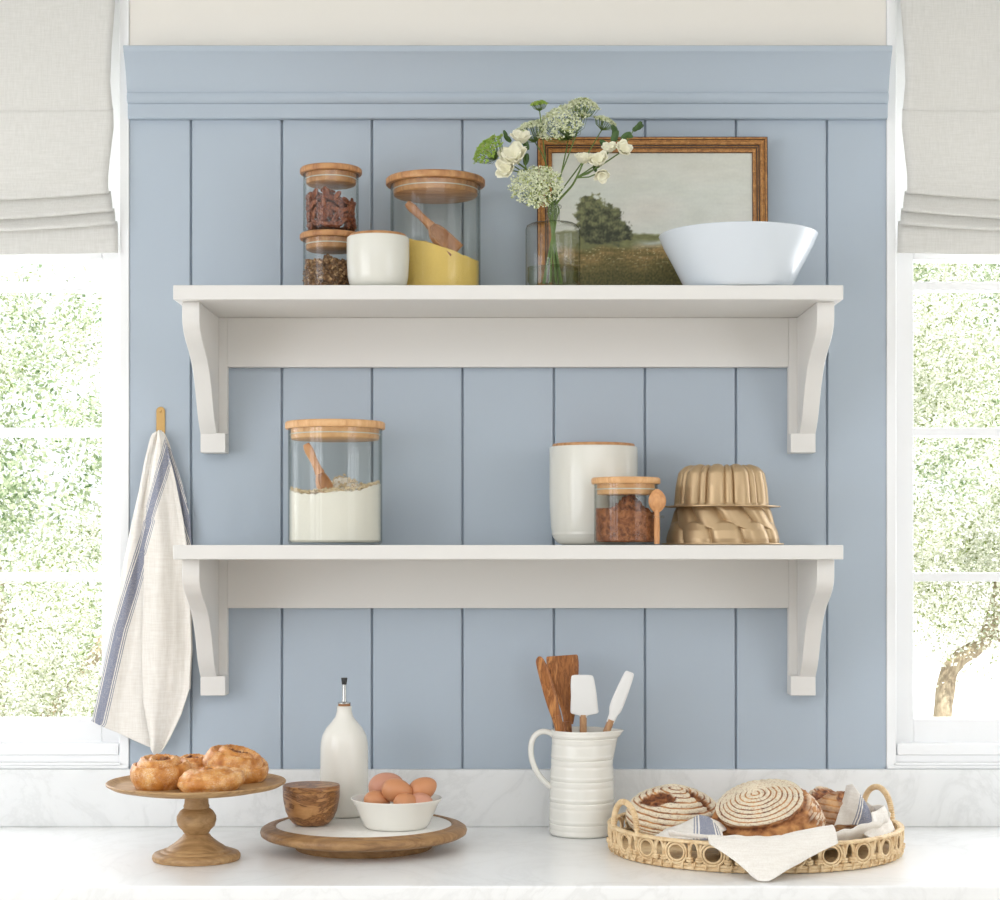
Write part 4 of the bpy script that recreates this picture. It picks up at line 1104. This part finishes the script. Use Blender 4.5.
def utensil(name, top, bottom, label, cat, head_out, head_y, head_mat, handle_mat, hr, head_t, hl_frac, roll=0, group='kitchen utensils in the pitcher'):
    """ top/bottom world points; outline along the axis: list of (t from top in metres, left, right) """
    a = Vector(top); b_ = Vector(bottom); ax = (b_ - a).normalized(); L = (b_ - a).length
    T = thing(name, tuple(b_), label, cat, group)
    side = Vector((1, 0, 0)); side = (side - ax * side.dot(ax)).normalized(); side.rotate(Matrix.Rotation(roll, 3, ax)); nn = ax.cross(side)
    hl = head_out[-1][0]
    n = len(head_out); vs = []; fs = []
    out = smooth([(t_, l_, r_) for t_, l_, r_ in head_out], 4)
    m = MB()
    NS = 8
    def fn(u, v):
        i = v * (len(out) - 1); t_, l_, r_ = out[int(round(i))]
        ang_ = 2 * PI * u; c, s_ = math.cos(ang_), math.sin(ang_)
        c = math.copysign(abs(c) ** .6, c); s_ = math.copysign(abs(s_) ** .8, s_)
        mid = (r_ + l_) / 2; hw = (r_ - l_) / 2; k = head_t * (.55 + .45 * math.sin(min(1, t_ / hl) * PI * .5))
        return a + ax * t_ + side * (mid + hw * c) + nn * (k * s_) - b_
    m.grid(28, len(out) - 1, fn, wrap=True)
    W = 28; o_ = 0; m.f.append(tuple(range(W))); m.m.append(0); q = (len(out) - 1) * W; m.f.append(tuple(range(q, q + W))[::-1]); m.m.append(0)
    m.obj('head', head_mat, T, ang=50)
    m = MB(); m.tube([a + ax * (hl - .006) - b_, a + ax * lerp(hl, L, .4) - b_, Vector((0, 0, 0))], [hr, hr * .95, hr * .9], 14); m.obj('handle', handle_mat, T)
    return T
botz = CT + .012
def PP(px, py, d): return Vector((X(px, d), Y(d), Z(py, d)))
k1 = dg / F
utensil('wooden_spoon', PP(539, 656.5, 3.47), (gx_ + .012, gy_ - .010, botz), 'narrow olive wood spoon seen edge on in the pitcher', 'spoon',
        [(0, -.002, .002), (.003, -.006, .005), (.010, -.009, .008), (.03, -.0105, .0115), (.07, -.0115, .0125), (.10, -.011, .011), (.125, -.009, .010)], 0, 'olive_v', 'olive_v', .0095, .007, 0)
utensil('wooden_spatula', PP(562, 655.5, 3.53), (gx_ - .014, gy_ + .014, botz), 'wide olive wood spatula at the back of the pitcher', 'spatula',
        [(0, -.029, .028), (.003, -.031, .031), (.02, -.031, .0315), (.045, -.028, .029), (.075, -.020, .026), (.105, -.010, .020), (.135, -.006, .012)], 0, 'olive_v', 'olive_v', .0090, .0035, 0)
utensil('silicone_spatula', PP(583, 675, 3.475), (gx_ + .004, gy_ + .02, botz), 'white spatula with a broad squared head in the pitcher', 'spatula',
        [(0, -.018, .012), (.003, -.0225, .0195), (.02, -.0240, .0235), (.04, -.0235, .0265), (.066, -.0245, .0290), (.0755, -.0230, .0285), (.0795, -.009, .011), (.084, -.0065, .0070)], 0, 'silicone', 'handle_wood', .0070, .0050, 0)
utensil('silicone_spoonula', PP(630, 672, 3.475), (gx_ - .025, gy_ + .008, botz), 'slim white spatula leaning right over the pitcher spout', 'spatula',
        [(0, -.006, .006), (.004, -.0095, .0095), (.03, -.0120, .0115), (.06, -.0135, .0125), (.078, -.0125, .012), (.090, -.0085, .0085), (.106, -.0078, .0078)], 0, 'silicone', 'handle_wood', .0070, .0045, 0)

# ================================================================== BASKET, BREAD, CLOTH
dbk = 3.305; cx, cy = X(754.5, dbk), Y(dbk); ax_, ay_ = .266, .243
Bk = thing('wicker_basket', (cx, cy, CT + .0003), 'oval open-weave rattan tray basket with two arched handles', 'basket')
hB = .054
def el(a, k=1.0, z=0.0): return (ax_ * k * math.cos(a), ay_ * k * math.sin(a), z)
m = MB()
for k, z, r in ((.975, .0045, .0042), (.985, .0105, .0034), (.990, hB - .004, .0030), (1.004, hB - .0045, .0030)):
    m.tube([el(2 * PI * i / 160, k, z) for i in range(160)], [r * (1 + .12 * math.sin(i * 2.2)) for i in range(160)], 8, closed=True)
# small wrapped bindings on the two hoops
for i in range(150):
    a = 2 * PI * i / 150; c = Vector(el(a, .982, .0088)); o_ = Vector((math.cos(a), math.sin(a), 0))
    tn = Vector((-math.sin(a), math.cos(a), 0))
    if i % 2 == 0: m.tube([c + o_ * .0065 * math.cos(x) + Vector((0, 0, .0068 * math.sin(x))) + tn * .001 * math.sin(x) for x in [2 * PI * q / 8 for q in range(8)]], .0019, 5, closed=True)
m.obj('hoops', 'rattan', Bk, ang=None)
m = MB(); m.grid(96, 10, lambda u, v: (ax_ * .975 * v * math.cos(2 * PI * u), ay_ * .975 * v * math.sin(2 * PI * u), .0052 + .0008 * math.sin(v * 120)), wrap=True)
m.obj('woven_base', 'rattan', Bk, solid=.003, ang=None)
m = MB(); NU_ = 24; da = 2 * PI / NU_
def on(aa, z, out=0.0): return Vector(el(aa, .990, z)) + Vector((math.cos(aa), math.sin(aa), 0)) * out
def knot(aa, z, w, d_, r, out=.0015):
    c = on(aa, z, out); tn = Vector((-math.sin(aa), math.cos(aa), 0)); o_ = Vector((math.cos(aa), math.sin(aa), 0))
    m.tube([c + tn * w * math.cos(x) + o_ * d_ * math.sin(x) for x in [2 * PI * q / 10 for q in range(10)]], r, 6, closed=True)
rk = random.Random(5)
for i in range(NU_):
    a = 2 * PI * (i + .5) / NU_; j_ = rk.uniform(-.02, .02) * da
    for kr, o_ in ((1.0, .002), (.76, .001)):           # the open double ring
        m.tube([on(a + j_ + da * .31 * kr * math.cos(2 * PI * k / 20), .0300 + .0190 * kr * math.sin(2 * PI * k / 20), o_) for k in range(20)], .0021, 7, closed=True)
    for sd in (-1, 1):                                   # posts with knotted waists
        pa = a + sd * da * .375 + rk.uniform(-.02, .02) * da
        for q in (-1, 1): m.tube([on(pa + q * .006, .010), on(pa + q * .003, .022, .003), on(pa + q * .003, .034, .003), on(pa + q * .014, hB - .004)], .0022, 7)
        for zz in (.0175, .0215): knot(pa, zz, .0052, .0050, .0023)
    ar = a + da * .5                                     # arch over the heart-shaped gap
    m.tube([on(ar + da * .12 * math.cos(PI * k / 10), .030 + .019 * math.sin(PI * k / 10), .004) for k in range(11)], .0025, 7)
    for q in range(4): knot(a + (q - 1.5) * da * .25, hB - .0035, .0026, .0052, .0017, 0)
m.obj('woven_side', 'rattan', Bk, ang=None)
for ca, label_ in ((PI + .36, 0), (.36, 1)):
    m = MB(); top = (.101, .106)[label_]; ha = .195
    def hp_(k, n_):
        x = PI * k / n_; aa = ca - ha * math.cos(x)
        q = 1.0 - .02 * math.sin(x)
        return Vector((ax_ * q * math.cos(aa), ay_ * q * math.sin(aa), (hB - .014) + (top - hB + .014) * math.sin(x) ** .72))
    core = [hp_(k, 30) for k in range(31)]
    m.tube(core, .0036, 9)
    for k in range(2, 46):
        c = hp_(k, 48); tg = (hp_(k + 1, 48) - hp_(k - 1, 48)).normalized(); e1 = tg.cross(Vector((math.cos(ca), math.sin(ca), 0))).normalized(); e2 = tg.cross(e1)
        m.tube([c + e1 * .0040 * math.cos(q) + e2 * .0040 * math.sin(q) + tg * .0008 * math.sin(q) for q in [2 * PI * j_ / 9 for j_ in range(9)]], .0019, 5, closed=True)
    m.obj('handle', 'rattan', Bk, ang=None)

def loaf(loc, rot, rx, ry, rz, label, mat, rings, seed, name='bread_loaf', scores=(), flat=.35, lump=.03, floured=lambda d: 1.0, ridge=.0016, axis=None, cap=None):
    m = MB(); rg = []; flr = []; trn = []; AX = Vector(axis).normalized() if axis else None
    def fn(u, v):
        t = v * PI; a = 2 * PI * u
        d = Vector((math.sin(t) * math.cos(a), math.sin(t) * math.sin(a), math.cos(t)))
        k = 1 + lump * nz(d.x * 1.6 + seed, d.y * 1.6, d.z * 1.6) + lump * .4 * nz(d.x * 5 + seed, d.y * 5, d.z * 5)
        # arc distance from the crown drives the coiled proofing-basket rings
        tn = t
        if axis: tn = math.acos(max(-1, min(1, d.dot(AX))))
        q = tn / (PI / 2) * rings
        p = Vector((d.x * rx * k, d.y * ry * k, (d.z if d.z > 0 else d.z * flat) * rz * k))
        fl = floured(d)
        if cap:                                          # the floured cap ends in a torn lip over the paler crust
            e_ = tn - cap * (1 + .05 * nz(d.x * 3, d.y * 3, seed))
            fl = max(0.0, min(1.0, -e_ / .03)); p += d * (.0045 * math.exp(-((e_ + .05) / .07) ** 2) - .0060 * math.exp(-((e_ - .07) / .06) ** 2))
            if e_ > .03: p += d * .0022 * nz(d.x * 14, d.y * 14, d.z * 14); fl = max(fl, .75 * max(0, min(1, (d.x - .62) * 5)) * (nz(d.x * 5, d.y * 5, d.z * 5) > -.15))
        torn_ = math.exp(-((e_ - .06) / .045) ** 2) if cap else 0.0
        p += d * ridge * math.sin(2 * PI * q) * (fl if not cap or e_ < 0 else 0)
        for (sx0, sy0, sx1, sy1, wid, dep) in scores:
            vx_, vy_ = sx1 - sx0, sy1 - sy0; tt = max(0, min(1, ((d.x - sx0) * vx_ + (d.y - sy0) * vy_) / (vx_ ** 2 + vy_ ** 2)))
            dd = math.hypot(d.x - sx0 - vx_ * tt, d.y - sy0 - vy_ * tt + .03 * nz(d.x * 9, seed)) / (wid * (.25 + math.sin(PI * (.08 + .84 * tt))))
            if d.z > 0 and dd < 1:
                fl = 0 if dd < .85 else fl * .5; torn_ = max(torn_, min(1, (1 - dd) * 5)); p -= d * dep * (1 - dd * dd)
            elif d.z > 0 and dd < 1.35: p += d * dep * .35 * (1 - abs(dd - 1.15) / .2)
        rg.append(q); flr.append(fl); trn.append(torn_); return p
    m.grid(150, 90, fn, wrap=True)
    m.attr['ring'] = rg; m.attr['floured'] = flr; m.attr['torn'] = trn
    o = m.obj(name, mat, loc=loc, ang=None); o.rotation_euler = rot
    return tag(o, label, 'bread')
bz = CT + .012
loaf((X(674, 3.40), Y(3.40), bz + .033), (.16, .04, 0), .092, .088, .060, 'round loaf with floured rings and two dark score marks, at the basket left', 'ringed', 9, 1,
     scores=((-.66, -.30, -.12, -.50, .19, .006), (.22, -.12, .66, -.50, .11, .009)), flat=.55)
loaf((X(768, 3.25), Y(3.25), bz + .050), (.30, -.10, 0), .100, .094, .066, 'large crusty loaf with a coiled flour cap on top, in the basket centre', 'ringed', 15, 2,
     flat=.75, ridge=.0024, axis=(-.22, -.10, .97), cap=.93)
loaf((X(831, 3.41), Y(3.41), bz + .034), (.06, .16, .5), .068, .066, .056, 'dark crusted loaf with a torn ridge, at the basket right', 'ringed', 7, 5,
     scores=((-.7, -.15, .6, .25, .30, .010), (-.3, -.62, .3, -.5, .2, .006)), flat=.6, floured=lambda d: .8 if d.y > .1 or d.x > .55 else 0.25)

# the linen cloth lining the basket
Tw = thing('linen_napkin', (cx, cy, CT + .012), 'cream linen cloth with blue stripes lining the bread basket', 'napkin')
m = MB(); st = []
O = Vector((cx, cy, CT + .012))
def cloth_pt(p, s=9.0): st.append(s); return tuple(Vector(p) - O)
# lining: low in the middle, crumpled up against the basket side on the right and back
def lining(u, v):
    a = lerp(-2.35, 1.9, u); r = v
    wav = nz(a * 3.1, v * 2, 4) * .5 + .5
    side = max(0, min(1, (math.cos(a - .1) + .15) * 1.3))
    z = .006 + (v ** 5) * (hB - .004 + .022 * side * wav + .008 * nz(a * 8, v * 3)) 
    k = .93 * min(1, v * 1.02) - .03 * side * max(0, v - .7)
    p = Vector((cx + ax_ * k * math.cos(a) * (1 + .02 * nz(a * 6, v * 4)), cy + ay_ * k * math.sin(a) * (1 + .02 * nz(a * 6, v * 4, 3)), CT + .006 + z))
    return cloth_pt(p)
m.grid(140, 30, lining)
# front flap falling over the rim
A0 = PP(708, 838, 3.075); A1 = PP(836, 824, 3.085); tipp = PP(754, 881, 2.998)
def flap(u, v):
    top = lerp(A0, A1, u); top.y = cy - math.sqrt(max(0, 1 - ((top.x - cx) / ax_) ** 2)) * ay_ * 1.0
    rimz = CT + hB + .004
    inn = Vector((top.x, top.y + .05, CT + .046 + .008 * math.sin(u * PI) + (.026 * max(0, u - .55) / .45)))
    tipx = curve1([(0, .0), (.15, .42), (.28, .84), (.36, .985), (.42, 1.0), (.50, .95), (.62, .76), (.78, .46), (.92, .16), (1, 0)], u)
    wv = .007 * math.sin(u * 11 + v * 2) + .006 * nz(u * 6, v * 2.5) + .002 * nz(u * 22, v * 9)
    if v < .3:
        t = v / .3; p = lerp(inn, Vector((top.x, top.y - .008, rimz + .002 + (.012 * max(0, u - .6) / .4) * (1 - t))), t); p.z += .006 * math.sin(PI * t) * (.4 + .8 * u) + .003 * nz(u * 8, v * 5)
    else:
        t = (v - .3) / .7; edge_z = lerp(rimz - .004, tipp.z, tipx ** .9)
        e = Vector((lerp(top.x, lerp(top.x, tipp.x, .42), tipx), lerp(top.y - .012, tipp.y, tipx), max(CT + .0022, edge_z)))
        p = lerp(Vector((top.x, top.y - .008, rimz + .002)), e, t); p.y -= .010 * math.sin(PI * t) * tipx + wv * t * .7
        p.y -= .006 * t
    return cloth_pt(p)
m.grid(70, 40, flap)
# peak standing up at the right rear
def peak(u, v):
    b0 = PP(834, 826, 3.33); b1 = PP(888, 824, 3.27); pk0 = PP(848, 786, 3.47); pk1 = PP(872, 806, 3.38)
    lo = lerp(b0, b1, u); hi = PP(lerp(848, 881, u), curve1([(0, 786), (.15, 784), (.4, 797), (.62, 808), (.75, 815), (1, 812)], u), lerp(3.38, 3.29, u))
    p = lerp(lo, hi, v); p.y += .012 * math.sin(u * 7 + v * 2) - .01 * math.sin(PI * v); p.z += .002 * nz(u * 6, v * 6)
    px = 505 + p.x / (p.y + DW) * F
    s = (u - (.56 - .02 * v)) * .085
    st.append(s); return tuple(p - O)
m.grid(44, 26, peak)
def peak2(u, v):      # crumple by the right handle
    a = lerp(-.75, .35, u); e = .95 - .10 * v
    z = CT + .045 + .030 * math.sin(PI * u) * v + .014 * v + .006 * nz(u * 7, v * 4, 8)
    k = e + .03 * math.sin(u * 16) * v
    return cloth_pt((cx + ax_ * k * math.cos(a), cy + ay_ * k * math.sin(a), z))
m.grid(60, 14, peak2)
def left_fold(u, v):  # tented fold between the two left loaves
    lo = lerp(PP(648, 838, 3.17), PP(722, 840, 3.085), u)
    hi = PP(lerp(664, 722, u), curve1([(0, 830), (.30, 824), (.62, 815), (.78, 817), (1, 832)], u), lerp(3.23, 3.17, u))
    p = lerp(lo, hi, v); p.y -= .012 * math.sin(PI * v); p.z += .0015 * nz(u * 8, v * 5)
    st.append((u - lerp(.82, .72, v)) * .085); return tuple(p - O)
m.grid(44, 20, left_fold)
def left_back(u, v):
    lo = PP(lerp(664, 722, u), curve1([(0, 830), (.30, 824), (.62, 815), (.78, 817), (1, 832)], u), lerp(3.23, 3.17, u))
    hi = PP(lerp(700, 735, u), 826, 3.26)
    p = lerp(lo, hi, v); return cloth_pt(p)
m.grid(20, 8, left_back)
m.attr['stripe'] = st
m.obj('cloth', 'towel', Tw, solid=.0014, ang=None)

# ================================================================== LIGHT
W = bpy.data.worlds.new('sky'); SC.world = W; W.use_nodes = True
nt = W.node_tree; nt.nodes.clear()
out = nt.nodes.new('ShaderNodeOutputWorld'); bg = nt.nodes.new('ShaderNodeBackground')
bg.inputs['Color'].default_value = (.94, .97, 1.0, 1); bg.inputs['Strength'].default_value = 1.25
nt.links.new(bg.outputs[0], out.inputs['Surface'])
def sun(rot, e, ang, col=(1, .97, .92)):
    l = bpy.data.lights.new('sun', 'SUN'); l.energy = e; l.angle = ang; l.color = col
    o = bpy.data.objects.new('sun', l); COL.objects.link(o); o.rotation_euler = rot
d_ = Vector((-.12, .62, -.78)); sun(d_.to_track_quat('-Z', 'Y').to_euler(), 6.0, .02)
def area(name, loc, dirv, sx_, sy_, e, col=(1, 1, 1)):
    l = bpy.data.lights.new(name, 'AREA'); l.shape = 'RECTANGLE'; l.size = sx_; l.size_y = sy_; l.energy = e; l.color = col
    o = bpy.data.objects.new(name, l); COL.objects.link(o); o.location = loc
    o.rotation_euler = Vector(dirv).to_track_quat('-Z', 'Y').to_euler()
for yy in (-1.85, -2.85, -3.95): area('daylight_left_window', (-RX - .02, yy, 1.78), (1, .12, -.05), .62, 1.6, 10.5, (.925, .948, 1))
area('daylight_right_window', (RX + .02, -3.0, 1.78), (-1, .25, -.05), 1.6, 1.6, 12, (.925, .948, 1))
area('ceiling_fill', (0, -2.8, CH - .03), (0, .15, -1), 2.6, 1.6, 26, (.945, .955, 1))  # unseen fill light added under the ceiling, not a fixture of the room
area('daylight_back_left', ((WL0 + WL1) / 2, .12, 1.7), (0.25, -1, -.1), .8, 1.3, 10.5, (.945, .955, 1))
area('daylight_back_right', ((WR0 + WR1) / 2, .12, 1.7), (-0.25, -1, -.1), .8, 1.3, 10.5, (.945, .955, 1))

# ================================================================== CAMERA
cam = bpy.data.cameras.new('camera'); co = bpy.data.objects.new('camera', cam); COL.objects.link(co)
co.location = (0, -DW, CZ); co.rotation_euler = (PI / 2, 0, 0)
cam.sensor_width = 36; cam.sensor_fit = 'HORIZONTAL'; cam.lens = F / 1000 * 36
cam.shift_x = -.005; cam.shift_y = .1; cam.clip_start = .05; cam.clip_end = 200
SC.camera = co
SC.view_settings.view_transform = 'Standard'; SC.view_settings.look = 'None'
SC.view_settings.gamma = 1; SC.view_settings.exposure = 0.27; SC.view_settings.use_curve_mapping = False
SC.cycles.transparent_max_bounces = 32; SC.cycles.max_bounces = 10; SC.cycles.diffuse_bounces = 5
SC.cycles.sample_clamp_indirect = 8
